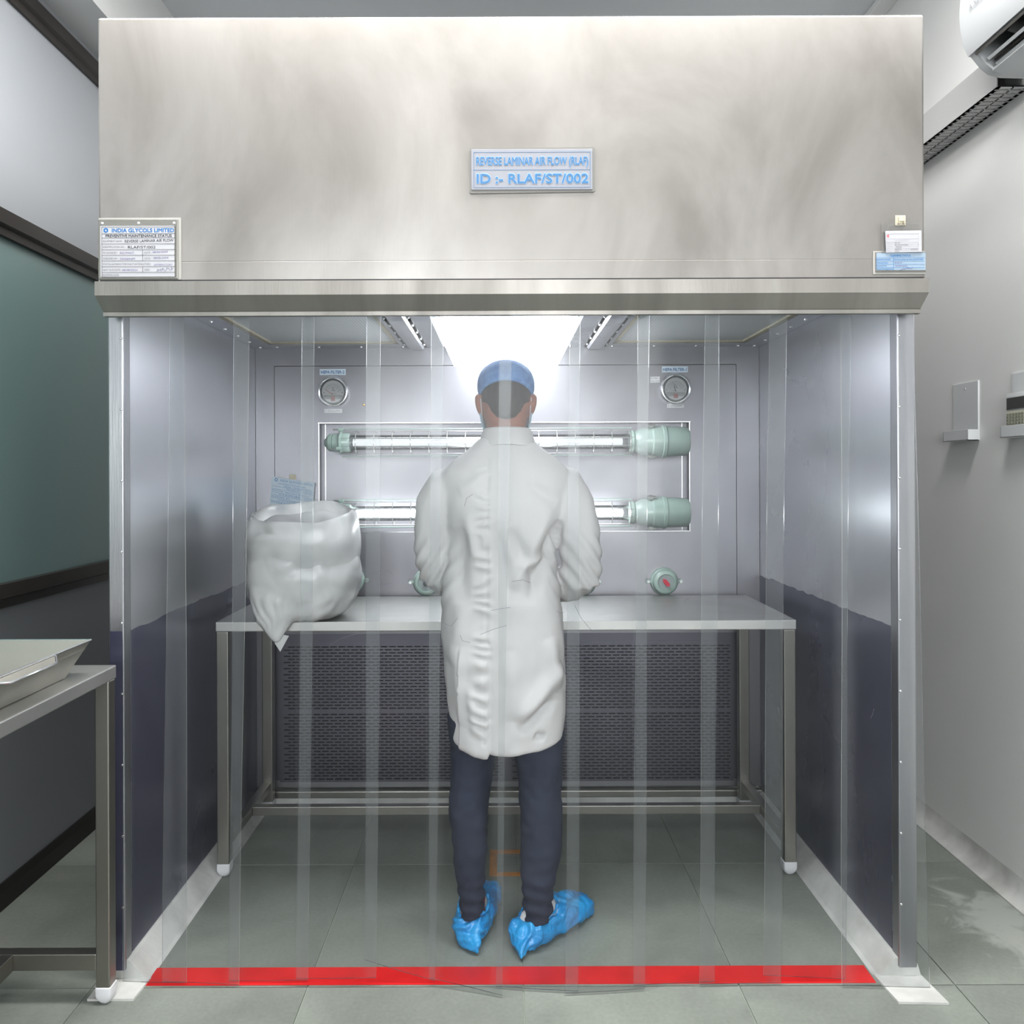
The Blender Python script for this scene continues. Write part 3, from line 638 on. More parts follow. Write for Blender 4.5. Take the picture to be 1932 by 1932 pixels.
k_.add([(hexo[3][0], YT, hexo[3][1]), (hexo[4][0], YT, hexo[4][1]), (c0.x - 0.001, YT, c0.z - 0.001)], [(0, 1, 2)])
k_.build('print_blue', ink_blue, t)
def scribble(mb, x0, x1, y, h, Y, n=26, th=0.0004, seed=1, slope=0.0):
    rnd = random.Random(seed); pts = []
    for i in range(n):
        u = i / (n - 1); pts.append(P_(x0 + (x1 - x0) * u + rnd.uniform(-0.8, 0.8), y + slope * u + rnd.uniform(-h, h), Y))
    mb.tube(pts, th, 4)
k_ = MB()
text_px(k_, 'REVERSE LAMINAR AIR FLOW', 237, 329, 455.0, 5.2, YT, 0, 0.012, -0.02)
text_px(k_, 'RLAF/ST/002', 243, 295, 466.0, 5.0, YT, 0, 0.012)
k_.build('handwriting_black', ink_black, t)
k_ = MB()
text_px(k_, 'BALWANT', 228, 255, 476.3, 4.2, YT, 0, 0.0)
text_px(k_, '08/05/2024', 289.5, 318, 475.3, 4.0, YT, 0, 0.0, -0.03)
text_px(k_, 'SWARNIM', 228, 256, 487.6, 4.2, YT, 0, 0.0)
text_px(k_, '08/05/2024', 291, 319, 486.2, 4.0, YT, 0, 0.0, -0.02)
text_px(k_, 'SATISFACTORY', 292, 327, 498.6, 3.6, YT, 0, 0.0)
text_px(k_, '08/08/2024', 232, 261, 508.6, 3.8, YT, 0, 0.0)
scribble(k_, 297, 327, 508, 3.6, YT, 30, 0.00035, 3, -5)
tag(k_.build('pen_lettering', ink_pen, t), kind='stuff')

# cards at the right end of the hood
t = placard('cleaning_card', 'pale blue cleaning status card at the right end of the hood', 'card', X_(1697, YS), YS, Z_(500, YS))
MB().box(X_(1648, YS), X_(1746.5, YS), YS - 0.003, YS, Z_(521, YS), Z_(477, YS), bev=0.001).build('sealant_border', MATS['clear_sealant'], t)
MB().box(X_(1651.5, YS), X_(1746.5, YS), YS - 0.005, YS - 0.002, Z_(517, YS), Z_(479, YS), bev=0.001).build('frame', sign_frame, t)
MB().box(X_(1653.5, YS), X_(1745.5, YS), YS - 0.0058, YS - 0.004, Z_(513.5, YS), Z_(481, YS)).build('card', mat('cleaning_card_paper', lin(142, 160, 177), 0.6), t)
YT = YS - 0.0062
k_ = MB()
for r in (488.6, 495.0, 501, 507.2): rect_px(k_, 1653.5, 1745.5, r, r + 0.45, YT, 0, 0.0003)
rect_px(k_, 1687, 1687.5, 488.6, 513.5, YT, 0, 0.0003)
text_px(k_, 'CLEANING STATUS', 1681, 1719, 487.0, 4.2, YT, 0, 0.03)
for (s, a, b_, y) in (('Equipment Name/ID', 1655, 1682, 493.2), ('Reverse Laminar Air Flow (RLAF/ST/002)', 1689, 1743.5, 493.4), ('Cleaning Status', 1655, 1677, 499.6), ('Cleaning Date', 1655, 1674.5, 505.2), ('Cleaned By (Sign/Date)', 1655, 1686, 511.5)):
    text_px(k_, s, a, b_, y, 2.6, YT, 0, 0.02)
k_.build('print_blue', mat('card_blue_print', lin(50, 120, 180), 0.5), t)
k_ = MB()
text_px(k_, '26 Nov 24', 1689.5, 1703, 499.6, 2.6, YT, 0, 0.01); text_px(k_, '26/09/2024', 1690.5, 1713, 506, 3.0, YT, 0, 0.0)
scribble(k_, 1699, 1724, 511.5, 1.6, YT, 22, 0.0004, 5, -4)
tag(k_.build('pen_lettering', ink_pen, t), kind='stuff')

t = placard('qualified_card', 'small white QUALIFIED card with red emblem overlapping the blue card', 'card', X_(1703, YS), YS, Z_(460, YS))
MB().box(X_(1663, YS), X_(1739, YS), YS - 0.0068, YS - 0.0060, Z_(480.5, YS), Z_(424, YS)).build('clear_sleeve', lens_m, t)
q0 = YS - 0.0085
MB().prism([(X_(1669.2, YS), Z_(440.3, YS)), (X_(1737.2, YS), Z_(439.5, YS)), (X_(1737.8, YS), Z_(480.0, YS)), (X_(1670.5, YS), Z_(481.2, YS))], 'y', q0, YS - 0.007).build('card', paper_m, t)
YT = q0 - 0.0004
k_ = MB()
for r in (443, 452.5, 458.5, 462.3, 466.3, 470.3, 474.3, 478.3): rect_px(k_, 1674, 1734.5, r, r + 0.4, YT, 0, 0.0002)
for x in (1674, 1734.2): rect_px(k_, x, x + 0.4, 443, 478.6, YT, 0, 0.0002)
text_px(k_, 'QUALIFIED', 1690, 1717, 457.2, 3.4, YT, 0, 0.0)
for (s, a, b_, y) in (('EQUIP. NAME', 1675.3, 1688, 461.5), ('EQUIP. ID', 1675.3, 1684, 465.5), ('LOCATION', 1675.3, 1686, 469.5), ('DONE ON', 1675.3, 1685, 473.5), ('DONE BY', 1675.3, 1685, 477.6), ('DUE ON', 1709, 1718, 473.5)):
    text_px(k_, s, a, b_, y, 1.9, YT, 0, 0.0)
k_.build('print_grey', mat('faint_print', (0.40, 0.40, 0.44, 1), 0.5), t)
k_ = MB()
text_px(k_, 'RLAF', 1690.5, 1700, 462.3, 2.6, YT, 0, 0.01); text_px(k_, 'RLAF/ST/002', 1690, 1715, 466.3, 2.6, YT, 0, 0.01); text_px(k_, 'STORE', 1692, 1703, 470.2, 2.4, YT, 0, 0.01)
text_px(k_, '08/05/24', 1690, 1703, 474.2, 2.4, YT, 0, 0.01); text_px(k_, '07/05/25', 1720, 1733, 474.2, 2.4, YT, 0, 0.01); scribble(k_, 1690, 1698, 477, 1.4, YT, 10, 0.0003, 9)
k_.build('handwriting', ink_grey, t)
k_ = MB(); c0 = P_(1677.8, 448, YT); ring_o, ring_i = 0.0036, 0.0022
for i in range(14):
    a0, a1 = R(40 + i * 20), R(40 + (i + 1) * 20)
    k_.add([(c0.x + ring_o * math.cos(a0), YT, c0.z + ring_o * math.sin(a0)), (c0.x + ring_o * math.cos(a1), YT, c0.z + ring_o * math.sin(a1)), (c0.x + ring_i * math.cos(a1), YT, c0.z + ring_i * math.sin(a1)), (c0.x + ring_i * math.cos(a0), YT, c0.z + ring_i * math.sin(a0))], [(0, 1, 2, 3)])
k_.add([(c0.x + 0.0012 * math.cos(R(a)), YT, c0.z + 0.0012 * math.sin(R(a))) for a in range(0, 360, 45)], [tuple(range(8))])
k_.build('emblem', ink_red, t)
# cream clip above the card
def clip(x, y, z, s, lab):
    t = empty('adhesive_clip', (x, y, z), lab, 'clip')
    MB().box(x - s, x + s, y - 0.003, y, z - s, z + s, bev=0.0012).build('base', cream_m, t)
    b = MB(); b.box(x - s * .62, x - s * .38, y - 0.009, y - 0.003, z - s * .7, z + s * .7).box(x + s * .38, x + s * .62, y - 0.009, y - 0.003, z - s * .7, z + s * .7).box(x - s * .62, x + s * .62, y - 0.010, y - 0.007, z - s * .25, z + s * .3)
    b.build('saddle', cream_m, t)
clip(X_(1700, YS), YS, Z_(419.5, YS), 0.0135, 'cream adhesive clip on the hood above the white card')

# ================================================================== BACK WALL FITTINGS
def gauge(px, py, lab, needle):
    Y = 3.31; x, z = X_(px, Y), Z_(py, Y)
    t = empty('pressure_gauge', (x, Y, z), lab, 'gauge', 'pressure gauges of the booth')
    MB().lathe([(0, 0.063), (-0.020, 0.063), (-0.026, 0.060), (-0.027, 0.056), (-0.024, 0.053), (-0.012, 0.0525), (-0.012, 0.0005)], (x, Y, z), 'y', 40).build('bezel', chrome, t, True)
    MB().lathe([(-0.0125, 0.0535), (-0.018, 0.0535), (-0.020, 0.046), (-0.0125, 0.046)], (x, Y, z), 'y', 40, cap=False).build('inner_ring', gasket_m, t, True)
    dl = MB().lathe([(-0.0125, 0.0465), (-0.015, 0.0465), (-0.0152, 0.0005)], (x, Y, z), 'y', 36).build('dial', dial_m, t)
    yk = Y - 0.0158; k = MB()
    for i in range(21):
        a = R(160 - i * 7.0); r0, r1 = 0.030, (0.036 if i % 5 else 0.039)
        u, v = Vector((math.cos(a), 0, math.sin(a))), Vector((-math.sin(a), 0, math.cos(a)))
        o = Vector((x, yk, z - 0.004)); w_ = 0.0004
        k.add([o + u * r0 + v * w_, o + u * r1 + v * w_, o + u * r1 - v * w_, o + u * r0 - v * w_], [(0, 1, 2, 3)])
    for i, s in enumerate(('0', '5', '10', '15', '20', '25')):
        a = R(160 - i * 28); c = Vector((x + 0.024 * math.cos(a), yk, z - 0.004 + 0.024 * math.sin(a)))
        pxx, pyy = VX + c.x * F / yk, VY - (c.z - HC) * F / yk
        text_px(k, s, pxx - (1.6 if len(s) > 1 else 0.8), pxx + (1.6 if len(s) > 1 else 0.8), pyy + 1.2, 2.4, yk)
    # triangular mark
    for (p, q) in (((-0.006, 0.004), (0.0, 0.016)), ((0.0, 0.016), (0.007, 0.004)), ((-0.002, 0.004), (0.007, 0.004))):
        k.tube([(x + p[0], yk, z + p[1]), (x + q[0], yk, z + q[1])], 0.0009, 4)
    text_px(k, 'mm W.C.', px - 4, px + 4, py + 3.2, 1.7, yk)
    for dx in (-0.037, 0.037): k.lathe([(0, 0.0022), (-0.0008, 0.0018)], (x + dx, yk, z - 0.004), 'y', 10)
    k.build('scale_print', ink_grey, t)
    MB().box(x - 0.038, x + 0.038, Y - 0.0175, Y - 0.0153, z - 0.0425 + 0.012, z - 0.014).build('lower_cover', mat('gauge_cover', (0.50, 0.51, 0.52, 1), 0.4), t)
    a = R(needle)
    MB().tube([(x, Y - 0.0185, z - 0.012), (x + 0.034 * math.cos(a), Y - 0.0185, z - 0.004 + 0.034 * math.sin(a))], [0.0011, 0.0005], 6).build('needle', ink_red if needle > 120 else ink_black, t)
    MB().box(x - 0.009, x + 0.009, Y - 0.0185, Y - 0.0172, z - 0.038, z - 0.020).build('warning_mark', mat('faded_red', lin(190, 130, 130), 0.5), t)
    MB().lathe([(-0.0215, 0.053), (-0.0228, 0.0528), (-0.0235, 0.0005)], (x, Y, z), 'y', 36).build('lens', lens_m, t, True)
    return t
gauge(630.5, 738.5, 'round pressure gauge with chrome rim below the HEPA FILTER-2 label', 160)
gauge(1274, 735.5, 'round pressure gauge with chrome rim below the HEPA FILTER-1 label', 112)

def sticker(name, lab, x0, x1, y0, y1, body, cap, ink, paper, bold=0.02, tilt=0.0):
    Y = 3.31; xc, zc = X_((x0 + x1) / 2, Y), Z_((y0 + y1) / 2, Y)
    t = empty(name, (xc, Y, zc), lab, 'label')
    MB().prism([(X_(x0, Y), Z_(y0, Y)), (X_(x1, Y), Z_(y0 + tilt * (x1 - x0), Y)), (X_(x1, Y), Z_(y1 + tilt * (x1 - x0), Y)), (X_(x0, Y), Z_(y1, Y))], 'y', Y - 0.0008, Y).build('paper', paper, t)
    k = MB(); m_ = (x1 - x0) * 0.05
    lines = body.split('\n'); h = (y1 - y0) / len(lines)
    for i, s in enumerate(lines): text_px(k, s, x0 + m_, x1 - m_, y0 + h * i + h / 2 + cap / 2, cap, Y - 0.0012, 0, bold, tilt)
    k.build('print', ink, t)
lab_blue = mat('label_paper_blue', lin(215, 230, 242), 0.5)
paper_in = mat('label_paper_white', (0.8, 0.8, 0.82, 1), 0.5)
sticker('gauge_label', 'pale blue label reading HEPA FILTER-2', 604, 653, 695, 706.5, 'HEPA FILTER-2', 5.6, ink_blue, lab_blue, 0.03)
sticker('gauge_label', 'pale blue label reading HEPA FILTER-1', 1249.5, 1298.5, 692.5, 704, 'HEPA FILTER-1', 5.6, ink_blue, lab_blue, 0.03)
sticker('range_label', 'small white range label under the gauge marked HEPA FILTER-2', 612.5, 646, 770, 777.5, '0-25mmWC', 4.0, ink_grey, paper_in, 0.0, 0.01)
sticker('range_label', 'small white range label under the gauge marked HEPA FILTER-1', 1259, 1290.5, 763.5, 770.5, '0-25mmWC', 4.0, ink_grey, paper_in, 0.0)
sticker('calibration_label', 'tiny white calibration label beside the HEPA FILTER-1 gauge', 1227.5, 1245.5, 712, 723.5, 'CAL.\n05/24', 3.0, ink_grey, paper_in, 0.0, -0.04)
# brass screw on the access panel
for (px, py) in ((687, 763),):
    t = empty('brass_knob', (X_(px, 3.31), 3.31, Z_(py, 3.31)), 'tiny brass screw on the steel panel beside the HEPA FILTER-2 gauge', 'screw')
    MB().lathe([(0, 0.004), (-0.006, 0.004), (-0.009, 0.0045), (-0.012, 0.001)], (X_(px, 3.31), 3.31, Z_(py, 3.31)), 'y', 12).build('head', mat('brass', (0.65, 0.42, 0.16, 1), 0.3, 1.0), t, True)

# flameproof tube lamps
def tube_lamp(zc, strength, lab):
    Y = 3.255; x0, x1 = X_(612, Y), X_(1299, Y); col = (0.93, 0.97, 1.0, 1)
    t = empty('caged_tube_lamp', ((x0 + x1) / 2, 3.35, zc), lab, 'lamp', 'caged tube lamps on the booth back wall')
    xa, xb = X_(640, Y), X_(1198, Y)
    # left end cap
    MB().lathe([(x0, 0.010), (x0 + 0.012, 0.026), (x0 + 0.020, 0.034), (x0 + 0.032, 0.036), (x0 + 0.034, 0.033), (x0 + 0.038, 0.037), (x0 + 0.062, 0.038), (x0 + 0.070, 0.040)], (0, Y, zc), 'x', 28).build('end_cap', green_m, t, True)
    col_ = MB().lathe([(x0 + 0.060, 0.041), (x0 + 0.066, 0.047), (x0 + 0.070, 0.047), (x0 + 0.074, 0.041), (x0 + 0.100, 0.0405), (x0 + 0.106, 0.036), (x0 + 0.106, 0.030)], (0, Y, zc), 'x', 12)
    for a in (90, 210, 330): col_.lathe([(x0 + 0.058, 0.008), (x0 + 0.078, 0.008)], (0, Y + 0.052 * math.cos(R(a)), zc + 0.052 * math.sin(R(a))), 'x', 10)
    col_.build('end_collar', green_m, t, True)
    bo = MB()
    for a in (90, 210, 330): bo.lathe([(x0 + 0.036, 0.003), (x0 + 0.058, 0.003), (x0 + 0.058, 0.005), (x0 + 0.062, 0.005)], (0, Y + 0.052 * math.cos(R(a)), zc + 0.052 * math.sin(R(a))), 'x', 8)
    tag(bo.build('bolts', screw_m, t, True), kind='stuff')
    # right housing
    hx = X_(1188, Y)
    MB().lathe([(hx, 0.030), (hx, 0.044), (hx + 0.012, 0.047), (hx + 0.020, 0.040), (hx + 0.030, 0.046), (hx + 0.045, 0.054), (hx + 0.085, 0.056), (hx + 0.090, 0.0615), (hx + 0.127, 0.0625), (hx + 0.130, 0.066), (hx + 0.142, 0.066), (hx + 0.146, 0.061), (x1 - 0.012, 0.058), (x1 - 0.002, 0.052), (x1, 0.046)], (0, Y, zc), 'x', 36).build('housing', green_m, t, True)
    b2 = MB()
    for a in (70, 290):
        b2.lathe([(hx + 0.072, 0.009), (hx + 0.088, 0.009)], (0, Y - 0.030, zc + 0.062 * (1 if a == 70 else -1)), 'x', 10)
        b2.lathe([(hx + 0.064, 0.005), (hx + 0.100, 0.005)], (0, Y - 0.030, zc + 0.062 * (1 if a == 70 else -1)), 'x', 8)
    tag(b2.build('clamp_bolts', screw_m, t, True), kind='stuff')
    MB().box(x0 + 0.055, x0 + 0.075, Y, 3.352, zc - 0.012, zc + 0.012).build('bracket', green_m, t)
    MB().box(hx + 0.09, hx + 0.12, Y + 0.05, 3.352, zc - 0.015, zc + 0.015).build('bracket', green_m, t)
    # glass sleeve and lit tube
    MB().lathe([(x0 + 0.10, 0.030), (hx + 0.005, 0.030)], (0, Y, zc), 'x', 28, cap=False).build('glass_sleeve', glass_m, t, True)
    MB().lathe([(x0 + 0.115, 0.006), (x0 + 0.117, 0.014), (hx - 0.03, 0.014), (hx - 0.028, 0.006)], (0, Y - 0.002, zc), 'x', 20).build('lit_tube', emitter('tube_light_%d' % int(zc * 100), col, strength), t, True)
    # guard: long wires and hoops
    rg = 0.046
    for a in (78, 102, 160, 200, 258, 282, 340, 20):
        MB().tube([(x0 + 0.075, Y - rg * math.cos(R(a)) , zc + rg * math.sin(R(a))), (hx + 0.01, Y - rg * math.cos(R(a)), zc + rg * math.sin(R(a)))], 0.0011, 6).build('guard_wire', wire_m, t, True)
    for k in range(16):
        xx = X_(674 + k * 34.2, Y)
        ring = [(xx, Y - (rg + 0.001) * math.cos(a), zc + (rg + 0.001) * math.sin(a)) for a in np.linspace(-2.2, 2.2, 19)]
        MB().tube(ring, 0.0019, 6).build('guard_hoop', wire_m, t, True)
    for dz in (0.055, -0.055):
        MB().tube([(x0 + 0.07, Y, zc + dz), (hx + 0.01, Y, zc + dz)], 0.0022, 8).build('tie_rod', green_m, t, True)
    return t
tube_lamp(Z_(834, 3.255), TUBE_HIGH, 'upper caged tube lamp with sage green end housings behind the person')
tube_lamp(Z_(968, 3.255), TUBE_LOW, 'lower caged tube lamp glowing bright white beside the powder bag')

# push button stations
def button_box(px, py, lab, red):
    Y = 3.31; x, z = X_(px, Y), Z_(py, Y)
    t = empty('push_button_station', (x, Y, z), lab, 'switch', 'round push button stations above the worktop')
    MB().lathe([(0, 0.056), (-0.020, 0.056), (-0.024, 0.054), (-0.026, 0.051), (-0.046, 0.048), (-0.050, 0.044), (-0.052, 0.040), (-0.052, 0.034), (-0.046, 0.032), (-0.046, 0.0005)], (x, Y, z), 'y', 36).build('housing', green_m, t, True)
    for s in (-1, 1):
        lg = MB().box(min(x + s * 0.05, x + s * 0.062), max(x + s * 0.05, x + s * 0.062), Y - 0.022, Y - 0.012, z - 0.006, z + 0.006, bev=0.001)
        lg.lathe([(-0.022, 0.009), (-0.012, 0.009)], (x + s * 0.066, Y, z), 'y', 14)
        l = lg.build('lug', green_m, t, True)
        MB().lathe([(-0.0225, 0.006), (-0.027, 0.0055), (-0.027, 0.0005)], (x + s * 0.066, Y, z), 'y', 6).build('bolt', screw_m, l)
    MB().lathe([(-0.046, 0.030), (-0.049, 0.029), (-0.049, 0.0005)], (x, Y, z), 'y', 28).build('face', mat('button_face', (0.33, 0.38, 0.38, 1), 0.35), t, True)
    if red:
        b = MB(); a = R(-52)
        pts = [(-0.019, 0), (-0.010, 0.008), (0.010, 0.008), (0.019, 0), (0.010, -0.008), (-0.010, -0.008)]
        q = [(x + p * math.cos(a) - r * math.sin(a), z + p * math.sin(a) + r * math.cos(a)) for p, r in pts]
        b.prism(q, 'y', Y - 0.066, Y - 0.049); b.build('red_knob', mat('red_knob', lin(215, 45, 75), 0.3), t)
    else:
        MB().lathe([(-0.049, 0.012), (-0.058, 0.011), (-0.060, 0.0005)], (x, Y, z), 'y', 18).build('button', gasket_m, t, True)
    MB().tube([(x + 0.012, Y - 0.02, z - 0.054), (x + 0.012, Y - 0.02, z - 0.10)], 0.007, 8).build('cable_gland', green_m, t, True)
button_box(1251, 1097, 'sage green push button station with red knob above the worktop', True)
button_box(805, 1097, 'sage green push button station half hidden by the left sleeve', False)
button_box(662, 1093, 'sage green push button station half hidden by the powder bag', False)
button_box(1098, 1097, 'sage green push button station half hidden by the right sleeve', False)

# paper notice
Y = 3.300
t = empty('paper_notice', (X_(550, Y), Y, Z_(930, Y)), 'tilted blue-white paper notice above the powder bag', 'notice')
corners = [(513, 897.5), (594, 909.5), (588.5, 976), (507.5, 956.5)]
def npl(u, v):
    a, b_, c, d = [Vector(p).to_3d() for p in corners]
    p = (a * (1 - u) + b_ * u) * (1 - v) + (d * (1 - u) + c * u) * v
    return tuple(P_(p.x, p.y, Y - 0.0006))
MB().prism([(X_(p, Y), Z_(q, Y)) for p, q in corners], 'y', Y, Y + 0.0008).build('sheet', paper_blue, t)
k_ = MB()
def ntext(mb, s, u0, u1, v, cap, bold=0.0):
    v_, f_ = text_geo(s)
    if not v_: return
    a = np.array(v_); xmin, xmax = a[:, 0].min(), a[:, 0].max()
    mb.add([npl(u0 + (p[0] - xmin) / (xmax - xmin) * (u1 - u0), v - p[1] / 0.73 * cap) for p in v_], f_)
ntext(k_, 'INDIA GLYCOLS LIMITED', 0.20, 0.97, 0.115, 0.075, 0.03)
for r in (0.28, 0.365, 0.47, 0.55, 0.64, 0.74, 0.93):
    k_.add([npl(0.02, r), npl(0.98, r), npl(0.98, r + 0.008), npl(0.02, r + 0.008)], [(0, 1, 2, 3)])
k_.add([npl(0.55, 0.64), npl(0.558, 0.64), npl(0.558, 0.93), npl(0.55, 0.93)], [(0, 1, 2, 3)])
for (s, u0, u1, v) in (('EQUIPMENT STATUS LABEL', 0.16, 0.80, 0.20), ('AREA / EQUIPMENT', 0.28, 0.95, 0.265), ('PRODUCT NAME', 0.36, 0.95, 0.345), ('BATCH NO.', 0.03, 0.30, 0.435), ('PREVIOUS PRODUCT', 0.34, 0.93, 0.445), ('CLEANED ON', 0.20, 0.95, 0.53),
                       ('CLEANED BY', 0.03, 0.45, 0.62), ('CHECKED BY / DATE', 0.18, 0.92, 0.71), ('SIGN', 0.03, 0.35, 0.80), ('FORMAT NO.', 0.03, 0.30, 0.985)):
    ntext(k_, s, u0, u1, v, 0.042, 0.0)
cc = Vector(npl(0.105, 0.08))
for i in range(12):
    a0, a1 = R(i * 30), R(i * 30 + 30)
    k_.add([(cc.x + r * math.cos(a), cc.y, cc.z + r * math.sin(a)) for r, a in ((0.0068, a0), (0.0068, a1), (0.0038, a1), (0.0038, a0))], [(0, 1, 2, 3)])
k_.build('print', mat('notice_print', lin(70, 120, 170), 0.5), t)
clip(X_(552, 3.31), 3.31, Z_(900, 3.31), 0.0135, 'cream adhesive clip holding the blue-white paper notice')

# ================================================================== TABLES
def ell(cx, cy, z, rx, ry, n=28, e=2.3):
    out = []
    for i in range(n):
        a = 2 * math.pi * i / n; c, s = math.cos(a), math.sin(a)
        out.append((cx + rx * math.copysign(abs(c) ** (2 / e), c), cy + ry * math.copysign(abs(s) ** (2 / e), s), z))
    return out

def table(name, lab, x0, x1, y0, y1, zt, leg, top, rails, mid_axis, matt=steel_table):
    t = empty(name, ((x0 + x1) / 2, (y0 + y1) / 2, 0), lab, 'table')
    MB().box(x0, x1, y0, y1, zt - top, zt, bev=0.003).build('worktop', matt, t)
    for (lx, ly) in ((x0 + .002, y0 + .002), (x1 - leg - .002, y0 + .002), (x0 + .002, y1 - leg - .002), (x1 - leg - .002, y1 - leg - .002)):
        l = MB().box(lx, lx + leg, ly, ly + leg, 0.022, zt - top, bev=0.003).build('leg', steel_leg, t)
        cxx, cyy = lx + leg / 2, ly + leg / 2
        MB().rings([ell(cxx, cyy, z_, leg * q_, leg * q_, 24, e_) for z_, q_, e_ in ((0.0, 0.24, 2.2), (0.004, 0.38, 2.4), (0.010, 0.48, 3), (0.018, 0.545, 5), (0.026, 0.56, 8), (0.044, 0.56, 8), (0.046, 0.52, 8))]).build('foot_cap', cap_white, l, True)
    for r in rails: MB().box(*r, bev=0.002).build('rail', steel_leg, t)
    return t
TX0, TX1, TY0, TY1 = X_(405, 2.708), X_(1502, 2.708), 2.708, 3.265
table('steel_worktable', 'long stainless steel table standing inside the booth', TX0, TX1, TY0, TY1, 0.86, 0.040, 0.033,
      [(TX0 + .004, TX0 + .036, TY0 + .04, TY1 - .04, 0.092, 0.124), (TX1 - .036, TX1 - .004, TY0 + .04, TY1 - .04, 0.092, 0.124), (TX0 + .036, TX1 - .036, 2.985, 3.017, 0.092, 0.124)], 'x')
SX0, SX1, SY0, SY1 = -1.545, -1.006, 0.95, 2.098
table('side_table', 'stainless steel side table carrying the tray by the grey partition', SX0, SX1, SY0, SY1, 0.862, 0.036, 0.034,
      [(SX0 + .038, SX1 - .038, SY1 - .036, SY1 - .004, 0.088, 0.130), (SX0 + .038, SX1 - .038, SY0 + .004, SY0 + .036, 0.088, 0.130), (-1.287, -1.255, SY0 + .036, SY1 - .036, 0.088, 0.130)], 'y')

# tray on the side table
t = empty('steel_tray', (-1.25, 1.6, 0.863), 'shallow steel tray with sloping sides on the side table', 'tray')
tx0, tx1, ty0, ty1 = -1.455, -1.062, 1.20, 1.955   # base
rx0, rx1, ry0, ry1 = -1.51, -1.022, 1.155, 2.0     # rim
zt0, zt1 = 0.8635, 0.947
tb = MB(); th = 0.002
def rr4(x0, x1, y0, y1, z): return [(x0, y0, z), (x1, y0, z), (x1, y1, z), (x0, y1, z)]
tb.rings([rr4(tx0, tx1, ty0, ty1, zt0), rr4(rx0, rx1, ry0, ry1, zt1), rr4(rx0 + th, rx1 - th, ry0 + th, ry1 - th, zt1), rr4(tx0 + th, tx1 - th, ty0 + th, ty1 - th, zt0 + th)])
tb.build('pan', steel_tray, t)
rm = MB()
for a, b_ in (((rx0, ry0), (rx1, ry0)), ((rx1, ry0), (rx1, ry1)), ((rx1, ry1), (rx0, ry1)), ((rx0, ry1), (rx0, ry0))):
    rm.tube([(a[0], a[1], zt1), (b_[0], b_[1], zt1)], 0.0025, 8)
rm.build('rim_wire', chrome, t, True)
for yh, in ((1.72,),):
    hp = [(rx1 + 0.001, yh - 0.12, zt1 - 0.004), (rx1 + 0.022, yh - 0.085, zt1 - 0.012), (rx1 + 0.022, yh + 0.085, zt1 - 0.012), (rx1 + 0.001, yh + 0.12, zt1 - 0.004)]
    h = MB().tube(hp, 0.003, 8).build('handle', chrome, t, True)
    MB().add([hp[0], hp[1], hp[2], hp[3], tuple(Vector(hp[0]) + Vector((0, 0, 0.001))), tuple(Vector(hp[1]) + Vector((0, 0, 0.001))), tuple(Vector(hp[2]) + Vector((0, 0, 0.001))), tuple(Vector(hp[3]) + Vector((0, 0, 0.001)))],
             [(0, 1, 2, 3), (7, 6, 5, 4), (0, 4, 5, 1), (1, 5, 6, 2), (2, 6, 7, 3), (3, 7, 4, 0)]).build('handle_plate', steel_tray, h)
sd = MB().box(rx1 - 0.012, rx1 - 0.004, ry0 + 0.02, ry1 - 0.02, zt1 - 0.020, zt1 - 0.017).build('rolled_edge', steel_tray, t)

# ================================================================== RIGHT WALL FITTINGS
# slotted trunking
t = empty('slotted_trunking', (1.58, 3.0, 2.54), 'grey slotted cable trunking below the air conditioner', 'trunking')
DX0, DX1, DZ0, DZ1, DY0, DY1 = 1.53, XR, 2.54, 2.647, 2.49, 3.84
MB().box(DX0, DX0 + 0.003, DY0, DY1, DZ0, DZ1).build('side_face', trunk_m, t)
MB().box(DX0, DX1, DY0, DY1, DZ1, DZ1 + 0.003).build('top_face', trunk_m, t)
MB().box(DX0 + 0.003, DX1, DY0, DY1, DZ0 + 0.006, DZ0 + 0.008).build('inner_floor', dark_gap, t)
sl = MB(); pitch = 0.0265; y = DY0 + 0.012
sl.box(DX0, DX0 + 0.012, DY0, DY1, DZ0, DZ0 + 0.003).box(DX1 - 0.012, DX1, DY0, DY1, DZ0, DZ0 + 0.003).box(DX0 + 0.048, DX0 + 0.053, DY0, DY1, DZ0, DZ0 + 0.003)
sl.box(DX0, DX1, DY0, y, DZ0, DZ0 + 0.003)
while y < DY1:
    sl.box(DX0, DX1, y + 0.0075, min(y + pitch, DY1), DZ0, DZ0 + 0.003); y += pitch
sl.build('slotted_base', trunk_m, t)

ac_m = mat('air_conditioner_white', (0.50, 0.515, 0.53, 1), 0.4)
# air conditioner
t = empty('air_conditioner', (1.5, 2.0, 2.53), 'white wall air conditioner at the top of the plaster wall', 'air conditioner')
AY0, AY1 = 1.35, 2.42
prof_full = [(XR, 2.86), (1.45, 2.86), (1.40, 2.845), (1.382, 2.80), (1.376, 2.73), (1.379, 2.68), (1.388, 2.63), (1.402, 2.598), (1.432, 2.561), (1.455, 2.543), (1.490, 2.534), (XR, 2.530)]
prof_in = [(x + (0.006 if x < XR else 0), z + (0.002 if z < 2.6 else -0.003)) for x, z in prof_full]
MB().prism(prof_in, 'y', AY1 - 0.03, AY1).build('end_panel', ac_m, t, True)
MB().prism(prof_in, 'y', AY0, AY0 + 0.03).build('end_panel', ac_m, t, True)
pf = [(1.45, 2.86), (1.40, 2.845), (1.382, 2.80), (1.376, 2.73), (1.379, 2.68), (1.388, 2.63), (1.402, 2.600)]
inner = [(x + 0.012, z) for x, z in reversed(pf)]
MB().prism(pf + inner, 'y', AY0 - 0.001, AY1 + 0.001).build('front_panel', ac_m, t, True)
